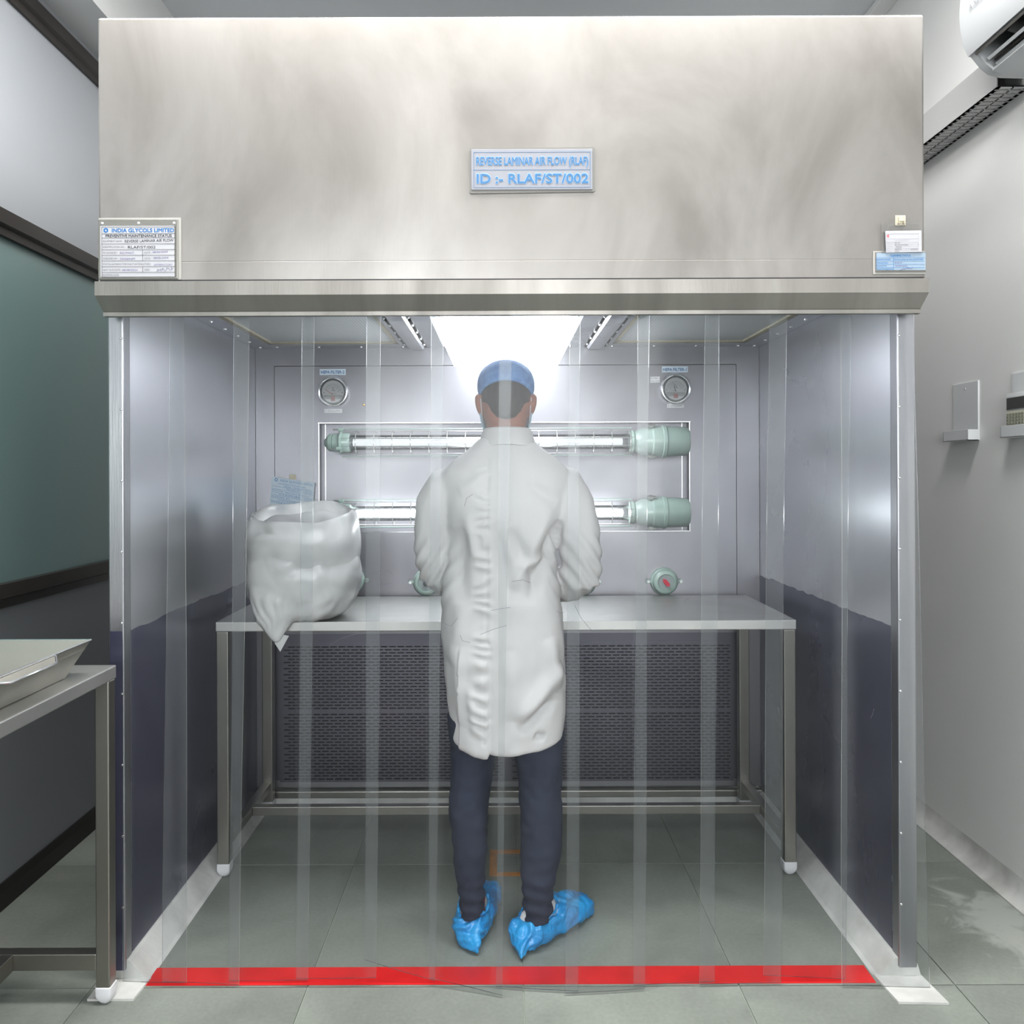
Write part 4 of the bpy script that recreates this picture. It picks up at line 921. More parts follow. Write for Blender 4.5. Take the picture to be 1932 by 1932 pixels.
MB().box(1.44, XR, AY0 + .03, AY1 - .03, 2.80, 2.86).build('top_shell', ac_m, t)
MB().box(1.58, XR, AY0 + .03, AY1 - .03, 2.535, 2.80).build('rear_shell', lam_grey, t)
MB().prism([(1.405, 2.600), (1.425, 2.615), (1.56, 2.70), (1.58, 2.70), (1.58, 2.72), (1.55, 2.72), (1.41, 2.63)], 'y', AY0 + .03, AY1 - .03).build('air_duct', mat('dark_duct', (0.06, 0.06, 0.058, 1), 0.5), t)
MB().prism([(1.455, 2.543), (1.490, 2.534), (1.60, 2.531), (1.60, 2.545), (1.50, 2.548), (1.462, 2.556)], 'y', AY0 + .03, AY1 - .03).build('bottom_pan', ac_m, t, True)
MB().prism([(1.404, 2.594), (1.409, 2.588), (1.419, 2.597), (1.414, 2.603)], 'y', AY0 + .03, AY1 - .03).build('opening_trim', chrome, t)
MB().prism([(1.428, 2.571), (1.434, 2.564), (1.468, 2.585), (1.464, 2.590)], 'y', AY0 + .04, AY1 - .05).build('louver', ac_m, t)
MB().prism([(1.442, 2.562), (1.446, 2.557), (1.452, 2.5605), (1.448, 2.566)], 'y', AY0 + .04, AY1 - .06).build('louver_seal', black_m, t)
MB().prism([(1.452, 2.556), (1.458, 2.549), (1.485, 2.560), (1.481, 2.568)], 'y', AY0 + .04, AY1 - .05).build('louver', ac_m, t)
vane_m = mat('vane_grey', (0.12, 0.12, 0.118, 1), 0.5)
for k in range(8):
    yy = AY0 + 0.12 + k * 0.115; MB().prism([(1.43, 2.60), (1.50, 2.575), (1.53, 2.64), (1.47, 2.655)], 'y', yy, yy + 0.003).build('swing_vane', vane_m, t)
def ac_plane(u, v): return (1.3755 - 0.0006, 2.345 - u, 2.70 + v)
k_ = MB()
v_, f_ = text_geo('A XDA', 0.0); a = np.array(v_); s_ = 0.024
k_.add([(1.3765 - 0.0045, 2.365 - p[0] * s_, 2.705 + p[1] * s_) for p in v_], f_)
k_.build('lettering', mat('silver_print', (0.25, 0.25, 0.27, 1), 0.4), t)

# remote cradles
def cradle(y0, y1, lab, remote):
    t = empty('remote_cradle', (XR, (y0 + y1) / 2, 1.46), lab, 'holder', 'remote cradles on the plaster wall')
    z0, z1, zt_, d = 1.462, 1.668, 1.500, 0.042
    MB().box(XR - 0.006, XR, y0, y1, z0, z1, bev=0.002).build('back_plate', lam_white, t)
    MB().box(XR - d, XR - d + 0.003, y0, y1, z0, zt_, bev=0.001).build('front_lip', lam_white, t)
    for (a, b_) in ((y0, y0 + 0.003), (y1 - 0.003, y1)): MB().box(XR - d, XR - 0.004, a, b_, z0, zt_).build('side_lip', lam_white, t)
    MB().box(XR - d, XR - 0.004, y0, y1, z0, z0 + 0.003).build('tray_floor', lam_white, t)
    MB().lathe([(XR - 0.0075, 0.003), (XR - 0.006, 0.004)], (0, (y0 + y1) / 2, z1 - 0.022), 'x', 10).build('screw', screw_m, t)
    return t
cradle(2.753, 2.908, 'empty white remote cradle on the plaster wall beside the booth', False)
cradle(2.418, 2.573, 'white remote cradle holding the remote at the picture edge', True)
t = empty('remote_control', (XR - 0.02, 2.5, 1.466), 'pale grey remote control with dark screen in its wall cradle', 'remote')
ry0_, ry1_ = 2.452, 2.562
MB().box(XR - 0.030, XR - 0.010, ry0_, ry1_, 1.466, 1.602, bev=0.004).build('body', lam_white, t, True)
MB().box(XR - 0.0312, XR - 0.0295, ry0_ + 0.004, ry1_ - 0.004, 1.548, 1.590).build('screen_bezel', lam_grey, t)
MB().box(XR - 0.0322, XR - 0.031, ry0_ + 0.007, ry1_ - 0.006, 1.551, 1.587).build('screen', mat('lcd_dark', (0.05, 0.05, 0.05, 1), 0.2), t)
MB().box(XR - 0.0308, XR - 0.0295, ry0_ + 0.004, ry1_ - 0.004, 1.50, 1.546).build('keypad', mat('keypad_cream', (0.60, 0.60, 0.48, 1), 0.5), t)
for r in range(4):
    for c in range(6):
        MB().box(XR - 0.0335, XR - 0.0305, ry1_ - 0.0165 - c * 0.0145, ry1_ - 0.0075 - c * 0.0145, 1.533 - r * 0.0095, 1.538 - r * 0.0095).build('key', mat('key_grey', (0.22, 0.22, 0.18, 1), 0.5) if 'key_grey' not in MATS else MATS['key_grey'], t)

# ================================================================== PVC STRIP CURTAIN
# (left, right) edges in the photo at the top and near the floor, the bottom corners' heights
S = [((229, 348), (228, 348), (1856, 1859)), ((322, 472), (302, 447), (1850, 1858)), ((443, 595), (428, 577), (1856, 1855)), ((572, 720), (555, 706), (1845, 1844)),
     ((694, 840), (684, 817), (1810, 1852)), ((815, 968), (806, 944), (1845, 1880)), ((945, 1097), (932, 1087), (1868, 1878)), ((1078, 1228), (1063, 1213), (1876, 1868)),
     ((1205, 1358), (1192, 1345), (1868, 1861)), ((1333, 1487), (1316, 1470), (1861, 1857)), ((1455, 1608), (1437, 1592), (1842, 1850)), ((1588, 1722), (1585, 1751), (1863, 1868))]
slabs = ['clear plastic strip farthest left, hanging before the left corner post', 'second clear plastic strip from the left post of the booth', 'third clear plastic strip from the left, crossing the powder bag\'s left end',
         'fourth clear plastic strip from the left, in front of the powder bag', 'fifth clear plastic strip from the left, its lower edge cut on a slant', 'sixth clear plastic strip, in front of the person\'s left arm',
         'seventh clear plastic strip, in front of the person\'s right half', 'eighth clear plastic strip, over the right shoe cover\'s toe', 'ninth clear plastic strip, in front of the HEPA FILTER-1 gauge',
         'third clear plastic strip counted from the right post', 'second clear plastic strip counted from the right post', 'clear plastic strip farthest right, hanging over the right corner post']
STRIP_Y = []
for i, ((a, b_), (c, d), (ya, yb)) in enumerate(S):
    yt = 2.147 - (0.012 if i % 2 else 0.0)
    rnd = random.Random(20 + i)
    def floorY(py): return min(2.150, HC * F / (py - VY)) if py > 1853 else 2.140
    Yb0, Yb1 = floorY(ya), floorY(yb)
    Yb0, Yb1 = Yb0 - (0.008 if i % 2 else -0.005), Yb1 - (0.008 if i % 2 else -0.005)
    STRIP_Y.append((yt, Yb0, Yb1))
    zb0, zb1 = max(0.007, Z_(ya, Yb0)), max(0.007, Z_(yb, Yb1))
    zt_ = 1.866; nz, nx = 30, 8; th = 0.0022
    m = MB(); vf, vb = [], []
    ph = rnd.uniform(0, 6)
    for k in range(nz + 1):
        u = k / nz; ease = u ** 1.7
        for j in range(nx + 1):
            v = j / nx
            Ybot = Yb0 * (1 - v) + Yb1 * v; y = yt * (1 - ease) + Ybot * ease
            y -= 0.004 * math.sin(u * 5 + ph) * u * (1 - u) * 4 * 0.4 + 0.0025 * math.sin(math.pi * v) * math.sin(u * 3 + ph)
            xt = X_(a, yt) * (1 - v) + X_(b_, yt) * v; xb = X_(c, Yb0) * (1 - v) + X_(d, Yb1) * v
            x = xt * (1 - u) + xb * u + 0.003 * math.sin(u * 4 + ph) * u * (1 - u) * 4
            z = zt_ * (1 - u) + (zb0 * (1 - v) + zb1 * v) * u
            vf.append((x, y, z)); vb.append((x, y + th, z))
    W = nx + 1; n0 = len(vf)
    fs_ = [(k * W + j, (k + 1) * W + j, (k + 1) * W + j + 1, k * W + j + 1) for k in range(nz) for j in range(nx)]
    m.add(vf + vb, fs_ + [tuple(n0 + q for q in reversed(f)) for f in fs_], 0)
    ed = []
    for k in range(nz):
        ed.append((k * W, n0 + k * W, n0 + (k + 1) * W, (k + 1) * W)); ed.append((k * W + nx, (k + 1) * W + nx, n0 + (k + 1) * W + nx, n0 + k * W + nx))
    for j in range(nx):
        ed.append((nz * W + j, n0 + nz * W + j, n0 + nz * W + j + 1, nz * W + j + 1)); ed.append((j, j + 1, n0 + j + 1, n0 + j))
    m.f += ed; m.m += [1] * len(ed)
    o = m.build('plastic_strip', [pvc_m, pvc_edge], None, True, 40)
    uvl = o.data.uv_layers.new(name='strip')
    uvl.data.foreach_set('uv', [c_ for lp in o.data.loops for c_ in (((lp.vertex_index % n0) % W) / nx, ((lp.vertex_index % n0) // W) / nz)])
    tag(o, slabs[i], 'strip', 'clear strips of the booth curtain')

# lint threads clinging to the strips
lint = MB()
for q, pts in enumerate(([(833, 1175), (850, 1181), (863, 1165)], [(925, 1152), (945, 1148), (962, 1146)], [(867, 1198), (871, 1209), (886, 1212)], [(1050, 1153), (1056, 1157), (1064, 1156)], [(1083, 1142), (1096, 1168), (1116, 1191)], [(1056, 1245), (1064, 1270), (1076, 1290)],
                         [(905, 1197), (930, 1187), (955, 1180)], [(690, 1086), (722, 1074), (733, 1075), (741, 1084)], [(688, 1104), (722, 1102), (742, 1097)], [(622, 1216), (645, 1202), (690, 1190)], [(965, 1097), (985, 1094), (1000, 1100)], [(1288, 1138), (1293, 1132), (1300, 1130)],
                         [(1647, 1340), (1644, 1352), (1641, 1358)], [(876, 955), (880, 940), (892, 932)])):
    py = pts[0][1]; k = next(i for i, st in enumerate(S) if st[0][0] * 0.6 + st[1][0] * 0.4 <= pts[0][0] <= st[0][1] * 0.6 + st[1][1] * 0.4)
    yt, Yb0, Yb1 = STRIP_Y[k]; u = (1.866 - Z_(py, 2.13)) / 1.86
    yy = yt * (1 - u ** 1.7) + min(Yb0, Yb1) * u ** 1.7 - 0.013
    lint.tube([P_(a, b, yy) for a, b in pts], 0.00045, 5)
lint = lint.build('lint_threads', mat('dark_lint', (0.10, 0.09, 0.12, 1), 0.8)); tag(lint, 'stray dark lint threads clinging to the clear strips', 'lint', kind='stuff')

# ================================================================== PERSON
PX, PY = 0.008, 2.435
person = empty('person', (PX, 2.36, 0), 'person in white lab coat and blue hair cap, seen from behind', 'person')

def voxel(mb, name, matt, parent, size, iters=4, fac=0.5):
    o = mb.build(name, matt)
    mesh_apply(o, [('REMESH', dict(mode='VOXEL', voxel_size=size, adaptivity=0.0)), ('SMOOTH', dict(factor=fac, iterations=iters))])
    if parent: par(o, parent)
    return o

# --- body (skin): head, neck, torso core, arms with hands, legs, feet in one surface
HXc, HYc = X_(955, 2.47), 2.485
b = MB()
head = [(1.462, .030, .034, .03), (1.470, .046, .052, .022), (1.488, .058, .070, .012), (1.515, .066, .082, .004), (1.55, .071, .089, 0), (1.59, .0745, .094, -.004), (1.625, .0745, .094, -.006), (1.655, .069, .086, -.006), (1.676, .054, .068, -.004), (1.688, .034, .044, -.002), (1.692, .010, .014, 0)]
b.rings([ell(HXc, HYc + dy, z, rx, ry, 28, 2.15) for z, rx, ry, dy in head])
b.rings([ell(HXc, HYc - 0.012 - 0.02 * (1 - u), 1.36 + 0.20 * u, 0.062 - 0.004 * u, 0.064, 24) for u in np.linspace(0, 1, 6)])      # neck
b.tube([(HXc, HYc + 0.080, 1.585), (HXc, HYc + 0.098, 1.560), (HXc, HYc + 0.109, 1.545), (HXc, HYc + 0.094, 1.537)], [.008, .010, .014, .012], 10)   # nose
b.tube([(HXc - 0.024, HYc + 0.084, 1.508), (HXc, HYc + 0.090, 1.509), (HXc + 0.024, HYc + 0.084, 1.508)], [.006, .009, .006], 8)   # lips
for s in (-1, 1):
    b.tube([(HXc + s * 0.032 - 0.015, HYc + 0.083, 1.602), (HXc + s * 0.032, HYc + 0.090, 1.605), (HXc + s * 0.032 + 0.015, HYc + 0.083, 1.602)], [.006, .008, .006], 8)   # brows
    ex = HXc + s * 0.074      # ears
    b.tube([(ex, HYc + 0.004, 1.535), (ex + s * 0.008, HYc - 0.006, 1.550), (ex + s * 0.013, HYc - 0.012, 1.570), (ex + s * 0.014, HYc - 0.012, 1.588), (ex + s * 0.008, HYc - 0.002, 1.600)], [(.007, .010), (.008, .012), (.008, .015), (.008, .014), (.006, .008)], 10, flat=(0, 1, 0))
b.rings([ell(PX, PY, z, rx, ry) for z, rx, ry in ((0.80, .12, .08), (0.95, .125, .08), (1.10, .115, .075), (1.25, .125, .08), (1.34, .125, .07), (1.40, .09, .062), (1.44, .06, .06))])
ARM = {-1: dict(sh=(-0.165, 2.44, 1.315), el=(-0.205, 2.445, 1.065), wr=(-0.118, 2.712, 0.985)), 1: dict(sh=(0.184, 2.44, 1.315), el=(0.233, 2.42, 1.060), wr=(0.128, 2.690, 0.965))}
for s, A in ARM.items():
    b.tube([A['sh'], [(p + q) / 2 for p, q in zip(A['sh'], A['el'])], A['el']], [.038, .038, .036], 14)
    b.tube([A['el'], [(p + q) / 2 for p, q in zip(A['el'], A['wr'])], A['wr']], [.040, .037, .027], 14)
    W_ = Vector(A['wr']); dirn = Vector((-s * 0.30, 0.92, -0.25)).normalized(); side = Vector((-s, -0.3, 0)).normalized(); side = (side - dirn * side.dot(dirn)).normalized()
    palm = W_ + dirn * 0.075
    b.tube([W_, W_ + dirn * 0.03, palm, palm + dirn * 0.012], [(.026, .017), (.036, .017), (.041, .015), (.038, .012)], 14, flat=tuple(dirn.cross(side)))
    down = Vector((0, 0, -1)); down = (down - dirn * down.dot(dirn)).normalized()
    for q, (off, ln) in enumerate(((0.030, 0.068), (0.010, 0.078), (-0.011, 0.072), (-0.031, 0.056))):
        r0 = palm + side * off
        b.tube([r0, r0 + dirn * ln * 0.45 + down * 0.004, r0 + dirn * ln * 0.78 + down * 0.018, r0 + dirn * ln * 0.95 + down * 0.034], [.0095, .009, .0085, .007], 10)
    th0 = W_ + dirn * 0.03 + side * 0.026
    b.tube([th0, th0 + dirn * 0.025 + side * 0.020, th0 + dirn * 0.055 + side * 0.026 + down * 0.008, th0 + dirn * 0.072 + side * 0.024 + down * 0.014], [.013, .012, .010, .008], 10)
LEG = {-1: [(-0.088, 2.425, 0.82, .085), (-0.09, 2.42, 0.56, .062), (-0.100, 2.385, 0.42, .050), (-0.102, 2.365, 0.30, .046), (-0.098, 2.345, 0.17, .030), (-0.096, 2.342, 0.06, .030)],
       1: [(0.10, 2.425, 0.82, .085), (0.103, 2.42, 0.56, .064), (0.109, 2.385, 0.42, .052), (0.108, 2.362, 0.30, .048), (0.100, 2.338, 0.17, .032), (0.096, 2.330, 0.06, .030)]}
for s, L_ in LEG.items(): b.tube([p[:3] for p in L_], [p[3] for p in L_], 16)
TOE = {-1: Vector((0.16, 1.0, 0)).normalized(), 1: Vector((0.70, 0.72, 0)).normalized()}
for s in (-1, 1):
    a0 = Vector(LEG[s][-1][:3]); a0.z = 0.045
    b.tube([a0 - TOE[s] * 0.035, a0 + TOE[s] * 0.05, a0 + TOE[s] * 0.13 + Vector((0, 0, -.012)), a0 + TOE[s] * 0.19 + Vector((0, 0, -.018))], [(.030, .030), (.034, .032), (.038, .022), (.026, .014)], 14, flat=(0, 0, 1))
body = voxel(b, 'body', skin_m, person, 0.005, 5)

# --- hair below the cap
hb = MB()
hr = [(1.535, .050, .070, -.018), (1.55, .064, .086, -.008), (1.575, .0735, .0945, -.006), (1.60, .0775, .098, -.006), (1.64, .077, .096, -.006)]
rr = []
for z, rx, ry, dy in hr:
    ring = []
    for i in range(33):
        a = math.pi * (1.04 + 0.92 * i / 32)
        ring.append((HXc + rx * math.cos(a), HYc + dy + ry * math.sin(a), z - 0.018 * abs(math.sin(a)) ** 3 * (1 if z < 1.56 else 0)))
    rr.append(ring)
vs_ = [p for r in rr for p in r]; n = 33
hb.add(vs_, [(k * n + i, k * n + i + 1, (k + 1) * n + i + 1, (k + 1) * n + i) for k in range(len(rr) - 1) for i in range(n - 1)])
o = hb.build('hair', hair_m); mesh_apply(o, [('SOLIDIFY', dict(thickness=0.004, offset=1.0))]); par(o, person)

# --- hair cap
cb = MB(); rr = []
prof = [(1.598, .0775, .100), (1.602, .0835, .106), (1.622, .0875, .110), (1.648, .0855, .107), (1.672, .074, .094), (1.690, .054, .070), (1.700, .030, .040), (1.7035, .004, .006)]
for z, rx, ry in prof:
    ring = []
    for i in range(64):
        a = 2 * math.pi * i / 64; back = max(0.0, -math.sin(a))
        k = max(0.0, 1 - (z - 1.598) / 0.06)
        puck = 1 + 0.012 * math.sin(a * 23 + z * 60) * (0.4 + k)
        ring.append((HXc + rx * puck * math.cos(a), HYc - 0.004 + ry * puck * math.sin(a), z + 0.032 * (back ** 1.3) * k - 0.006 * (1 - back) * k))
    rr.append(ring)
cb.rings(rr, cap0=False, cap1=True)
o = cb.build('hair_cap', cap_m, None, True); mesh_apply(o, [('SOLIDIFY', dict(thickness=0.003, offset=0.0)), ('SUBSURF', dict(levels=1))]); par(o, person)
# --- face mask and its loops behind the ears
fm = MB(); rr = []
for z, rx, ry, dy in ((1.463, .045, .058, .03), (1.48, .062, .080, .018), (1.51, .0745, .096, .008), (1.545, .079, .104, .004), (1.563, .078, .106, .002)):
    rr.append([(HXc + rx * math.cos(a), HYc + dy + ry * math.sin(a), z) for a in np.linspace(-0.05 * math.pi, 1.05 * math.pi, 24)])
fm.add([p for r in rr for p in r], [(k * 24 + i, k * 24 + i + 1, (k + 1) * 24 + i + 1, (k + 1) * 24 + i) for k in range(4) for i in range(23)])
o = fm.build('face_mask', mask_m); mesh_apply(o, [('SOLIDIFY', dict(thickness=0.003, offset=1.0))]); par(o, person)
for s in (-1, 1):
    e = HXc + s * 0.0745
    MB().tube([(e + s * 0.002, HYc - 0.004, 1.606), (e + s * 0.003, HYc - 0.020, 1.585), (e, HYc - 0.022, 1.55), (e - s * 0.002, HYc - 0.012, 1.515), (e - s * 0.006, HYc + 0.01, 1.50)], 0.0017, 6).build('mask_loop', paper_m, person, True)

# --- trousers
tr = MB()
tr.rings([ell(PX, 2.42, z, rx, ry) for z, rx, ry in ((0.60, .140, .092), (0.68, .148, .10), (0.80, .150, .10), (0.95, .145, .10))])
PANT = {-1: [(-0.088, 2.425, 0.64, .080, .090), (-0.090, 2.42, 0.55, .070, .080), (-0.094, 2.405, 0.475, .0655, .072), (-0.102, 2.385, 0.372, .0585, .066), (-0.101, 2.362, 0.26, .050, .060), (-0.097, 2.346, 0.176, .0385, .050), (-0.094, 2.340, 0.095, .031, .045), (-0.093, 2.340, 0.075, .029, .043)],
        1: [(0.102, 2.425, 0.64, .080, .090), (0.1025, 2.42, 0.55, .075, .082), (0.106, 2.405, 0.475, .068, .074), (0.110, 2.382, 0.372, .0605, .068), (0.107, 2.358, 0.26, .058, .064), (0.101, 2.340, 0.176, .049, .056), (0.096, 2.330, 0.100, .040, .048), (0.094, 2.330, 0.072, .038, .046)]}
for s, q in PANT.items(): tr.rings([ell(x, y, z, rx, ry, 24, 2.2) for x, y, z, rx, ry in q])
trousers = voxel(tr, 'trousers', trouser_m, None, 0.006, 4)
a = coords(trousers); nn = normals(trousers)
for i in range(len(a)):
    p = Vector(a[i])
    d = 0.007 * noise.noise(Vector((p.x * 14, p.y * 14, p.z * 9))) + 0.004 * noise.noise(Vector((p.x * 30, p.y * 30, p.z * 40 + 5)))
    if p.z < 0.22: d += 0.004 * math.sin(p.z * 160 + p.x * 30) * min(1, (0.22 - p.z) * 10)
    a[i] += nn[i] * d
set_coords(trousers, a); par(trousers, person)

# --- lab coat: torso and sleeves as one surface
ct = MB()
TOR = [(0.548, .0125, .171, .135), (0.60, .0125, .173, .137), (0.75, .006, .181, .138), (0.87, .001, .186, .135), (1.00, -.006, .176, .128), (1.10, -.008, .163, .122), (1.18, -.003, .166, .122), (1.26, .003, .182, .124), (1.32, .008, .200, .116), (1.362, .009, .196, .106), (1.395, .010, .160, .094), (1.425, .0105, .118, .083), (1.45, .0105, .088, .075), (1.462, .0105, .074, .070)]
ct.rings([ell(cx, PY - 0.004, z, rx, ry, 40, 2.35) for z, cx, rx, ry in TOR])
SLV = {-1: [((-0.11, 2.44, 1.335), .058), ((-0.166, 2.44, 1.310), .071), ((-0.192, 2.44, 1.26), .072), ((-0.203, 2.441, 1.19), .066), ((-0.207, 2.443, 1.11), .060), ((-0.200, 2.462, 1.060), .0575), ((-0.182, 2.53, 1.030), .055), ((-0.150, 2.62, 1.008), .052), ((-0.126, 2.685, 0.992), .049)],
       1: [((0.128, 2.44, 1.335), .058), ((0.184, 2.44, 1.310), .071), ((0.210, 2.435, 1.26), .072), ((0.225, 2.428, 1.19), .065), ((0.236, 2.418, 1.11), .060), ((0.234, 2.424, 1.052), .062), ((0.212, 2.50, 1.016), .059), ((0.172, 2.60, 0.992), .054), ((0.140, 2.668, 0.972), .049)]}
for s, q in SLV.items(): ct.tube([p for p, r in q], [r for p, r in q], 20)
coat = voxel(ct, 'lab_coat', cloth, None, 0.006, 9)
a = coords(coat); nn = normals(coat)
def sm(e0, e1, v):
    t_ = min(1, max(0, (v - e0) / (e1 - e0))); return t_ * t_ * (3 - 2 * t_)
def ridge(x, z, x0, z0, x1, z1, w):
    """soft fold along a segment on the coat's back"""
    dx, dz = x1 - x0, z1 - z0; L2 = dx * dx + dz * dz
    u = ((x - x0) * dx + (z - z0) * dz) / L2; uc = min(1, max(0, u))
    d = math.hypot(x - x0 - uc * dx, z - z0 - uc * dz); sgn = ((x - x0) * dz - (z - z0) * dx)
    f_ = math.exp(-(d / w) ** 2) * (1 - abs(2 * uc - 1) ** 3)
    return f_, (1 if sgn > 0 else -1)
FOLDS = [(0.135, 1.26, 0.03, 1.02, .020, .010), (0.155, 1.20, 0.075, 0.98, .018, -.012), (0.02, 1.20, 0.11, 1.02, .018, -.009), (-0.02, 1.22, 0.02, 0.98, .020, -.008), (0.05, 1.08, 0.14, 1.12, .015, .009),
         (0.165, 1.22, 0.145, 1.10, .014, -.012), (-0.13, 1.20, -0.12, 0.98, .028, -.009), (-0.10, 1.24, -0.08, 1.10, .016, .006), (-0.16, 0.80, -0.11, 0.98, .022, .006), (0.05, 0.64, 0.165, 0.80, .022, .011), (0.04, 0.62, 0.16, 0.70, .018, -.010),
         (0.09, 0.60, 0.12, 0.585, .010, -.010), (0.13, 0.88, 0.16, 0.72, .020, .008), (-0.13, 0.86, -0.12, 0.62, .020, .006), (-0.09, 0.76, -0.075, 0.60, .014, .005), (0.02, 0.85, 0.03, 0.65, .03, .005), (-0.05, 1.34, -0.13, 1.30, .02, .005), (0.07, 1.33, 0.16, 1.27, .018, -.006)]
SEAM = lambda z: -0.060 + 0.012 * (z - 0.9)
for i in range(len(a)):
    x, y, z = a[i]; n_ = nn[i]
    back = sm(-0.1, -0.6, n_[1])
    d = 0.006 * noise.noise(Vector((x * 9, y * 9, z * 6))) + 0.003 * noise.noise(Vector((x * 24 + 3, y * 24, z * 18)))
    if back > 0:
        s_ = SEAM(z)
        if 0.58 < z < 1.40:
            gx = math.exp(-((x - s_) / 0.020) ** 2)
            d += back * 0.0055 * gx * math.sin(2 * math.pi * z / 0.036 + 6 * noise.noise(Vector((x * 12, 0, z * 14)))) * sm(1.40, 1.30, z) * sm(0.58, 0.66, z)
            d -= back * 0.004 * math.exp(-((x - s_ - 0.012) / 0.005) ** 2)
        for (x0, z0, x1, z1, w_, am) in FOLDS:
            if abs(z - (z0 + z1) / 2) < abs(z1 - z0) / 2 + 0.06:
                f_, _ = ridge(x, z, x0, z0, x1, z1, w_); d += 2.0 * back * am * f_
        if z < 0.872 and abs(x + 0.043) < 0.08:      # vent: the left panel laps over the other
            st = sm(-0.040, -0.047, x); d += back * (0.010 * st * sm(0.875, 0.80, z) - 0.004 * (1 - st) * math.exp(-((x + 0.040) / 0.010) ** 2))
    # creases inside the elbows
    for s in (-1, 1):
        e = ARM[s]['el']; dd = math.dist((x, y, z), e)
        if dd < 0.16 and (x - PX) * s > 0.13: d += 0.0065 * math.sin((z * 1.0 + (x - PX) * s * 1.4) * 110 + y * 25) * (1 - dd / 0.16)
    a[i] = (x + n_[0] * d, y + n_[1] * d, z + n_[2] * d)
    if z < 0.75:     # hem line: higher at both sides, lowest at the vent
        u = (x - 0.0125) / 0.17
        h = 0.030 * max(0, u) ** 2 + 0.020 * min(0, u) ** 2 - (0.006 if x < -0.043 else 0.0) * sm(-0.12, -0.05, x)
        a[i][2] += h * sm(0.75, 0.56, z)
set_coords(coat, a); par(coat, person)
# collar
cl = MB(); rr = []
for z, rx, ry, dy in ((1.448, .076, .072, 0), (1.484, .0645, .064, .006), (1.494, .0655, .066, .008), (1.493, .071, .071, .006), (1.468, .0785, .077, .0), (1.444, .0865, .083, -.004), (1.4405, .084, .081, -.004)):
    rr.append([(X_(957, 2.43) + rx * math.cos(t_), 2.432 + dy + ry * math.sin(t_), z - 0.012 * max(0, math.cos(t_) ** 2) * (1 if z < 1.46 else 0.2)) for t_ in np.linspace(0, 2 * math.pi, 48, endpoint=False)])
cl.rings(rr, cap0=False, cap1=False)
o = cl.build('collar', cloth, None, True); mesh_apply(o, [('SOLIDIFY', dict(thickness=0.003, offset=0.0)), ('SUBSURF', dict(levels=1))]); par(o, person)

# --- shoes and shoe covers
def foot(s, ankle, toe, tail, lab):
    d = toe; n_ = Vector((d.y, -d.x, 0)); A = Vector(ankle); A.z = 0
    def sec(u, hw, z0, z1, n=20, e=2.4, lift=0):
        c = A + d * u; out = []
        for i in range(n):
            a_ = 2 * math.pi * i / n; cc_, ss = math.cos(a_), math.sin(a_)
            q = c + n_ * (hw * math.copysign(abs(cc_) ** (2 / e), cc_)); zz = (z0 + z1) / 2 + (z1 - z0) / 2 * math.copysign(abs(ss) ** (2 / e), ss)
            out.append((q.x, q.y, zz))
        return out
    sh = MB().rings([sec(-.055, .022, .012, .080), sec(-.045, .033, .010, .098), sec(0, .037, .010, .108), sec(.05, .040, .010, .102), sec(.10, .043, .010, .078), sec(.16, .043, .010, .060), sec(.20, .030, .012, .045)])
    o = sh.build('shoe', [shoe_white], None, True); mesh_apply(o, [('SUBSURF', dict(levels=1))]); par(o, person)
    MB().lathe([(0.055, 0.036), (0.085, 0.036), (0.112, 0.037)], (A.x, A.y, 0), 'z', 20).build('sock', sock_m, person, True)
    cv = MB(); T = Vector(tail)
    rings_ = []
    for (u, hw, z1) in ((-.075, .036, .070), (-.058, .046, .090), (-.02, .053, .096), (.03, .054, .096), (.08, .056, .090), (.13, .057, .078), (.18, .055, .066), (.215, .046, .052), (.238, .026, .034)):
        rings_.append(sec(u, hw, 0.002, z1, 28))
    t0 = [tuple(T + (Vector(p) - (A + d * -.075)) * 0.06) for p in rings_[0]]
    t0 = [(p[0], p[1], max(0.002, T.z + (p[2] - T.z) * 0.2)) for p in t0]
    t1 = [tuple(Vector(p) * 0.5 + Vector(q) * 0.5) for p, q in zip(rings_[0], t0)]
    t1 = [(p[0], p[1], max(0.002, p[2])) for p in t1]
    cv.rings([t0, t1] + rings_)
    o = voxel(cv, 'shoe_cover', cover_m, None, 0.004, 2)
    a = coords(o); nn = normals(o)
    for i in range(len(a)):
        p = Vector(a[i]); w_ = 0.006 * noise.noise(p * 22) + 0.0045 * abs(noise.noise(p * 55)) + 0.003 * math.sin(noise.noise(p * 12) * 18)
        if p.z < 0.012: w_ *= 0.2
        rel = p - A; u = rel.dot(d); v = rel.dot(n_)
        q = p + Vector(nn[i]) * w_
        # opening round the ankle: the rim dips towards the back on the left shoe
        k = math.exp(-((u - 0.005) / 0.055) ** 2 - (v / 0.036) ** 2)
        if p.z > 0.05: q.z -= 0.048 * k
        q.z = max(0.0015, q.z); a[i] = q
    set_coords(o, a); par(o, person)
    # gathered elastic rim
    rim = []
    for i in range(40):
        t_ = 2 * math.pi * i / 40; q = A + d * (0.012 + 0.062 * math.cos(t_)) + n_ * (0.044 * math.sin(t_))
        rim.append((q.x, q.y, 0.084 + 0.012 * math.cos(t_) + 0.004 * math.sin(t_ * 9)))
    rim.append(rim[0])
    MB().tube(rim, [0.0045 + 0.0015 * math.sin(i * 2.4) for i in range(41)], 8).build('elastic_rim', cover_m, person, True)
foot(-1, (-0.092, 2.372, 0), TOE[-1], (-0.073, 2.262, 0.008), '')
foot(1, (0.095, 2.345, 0), TOE[1], (0.046, 2.232, 0.010), '')

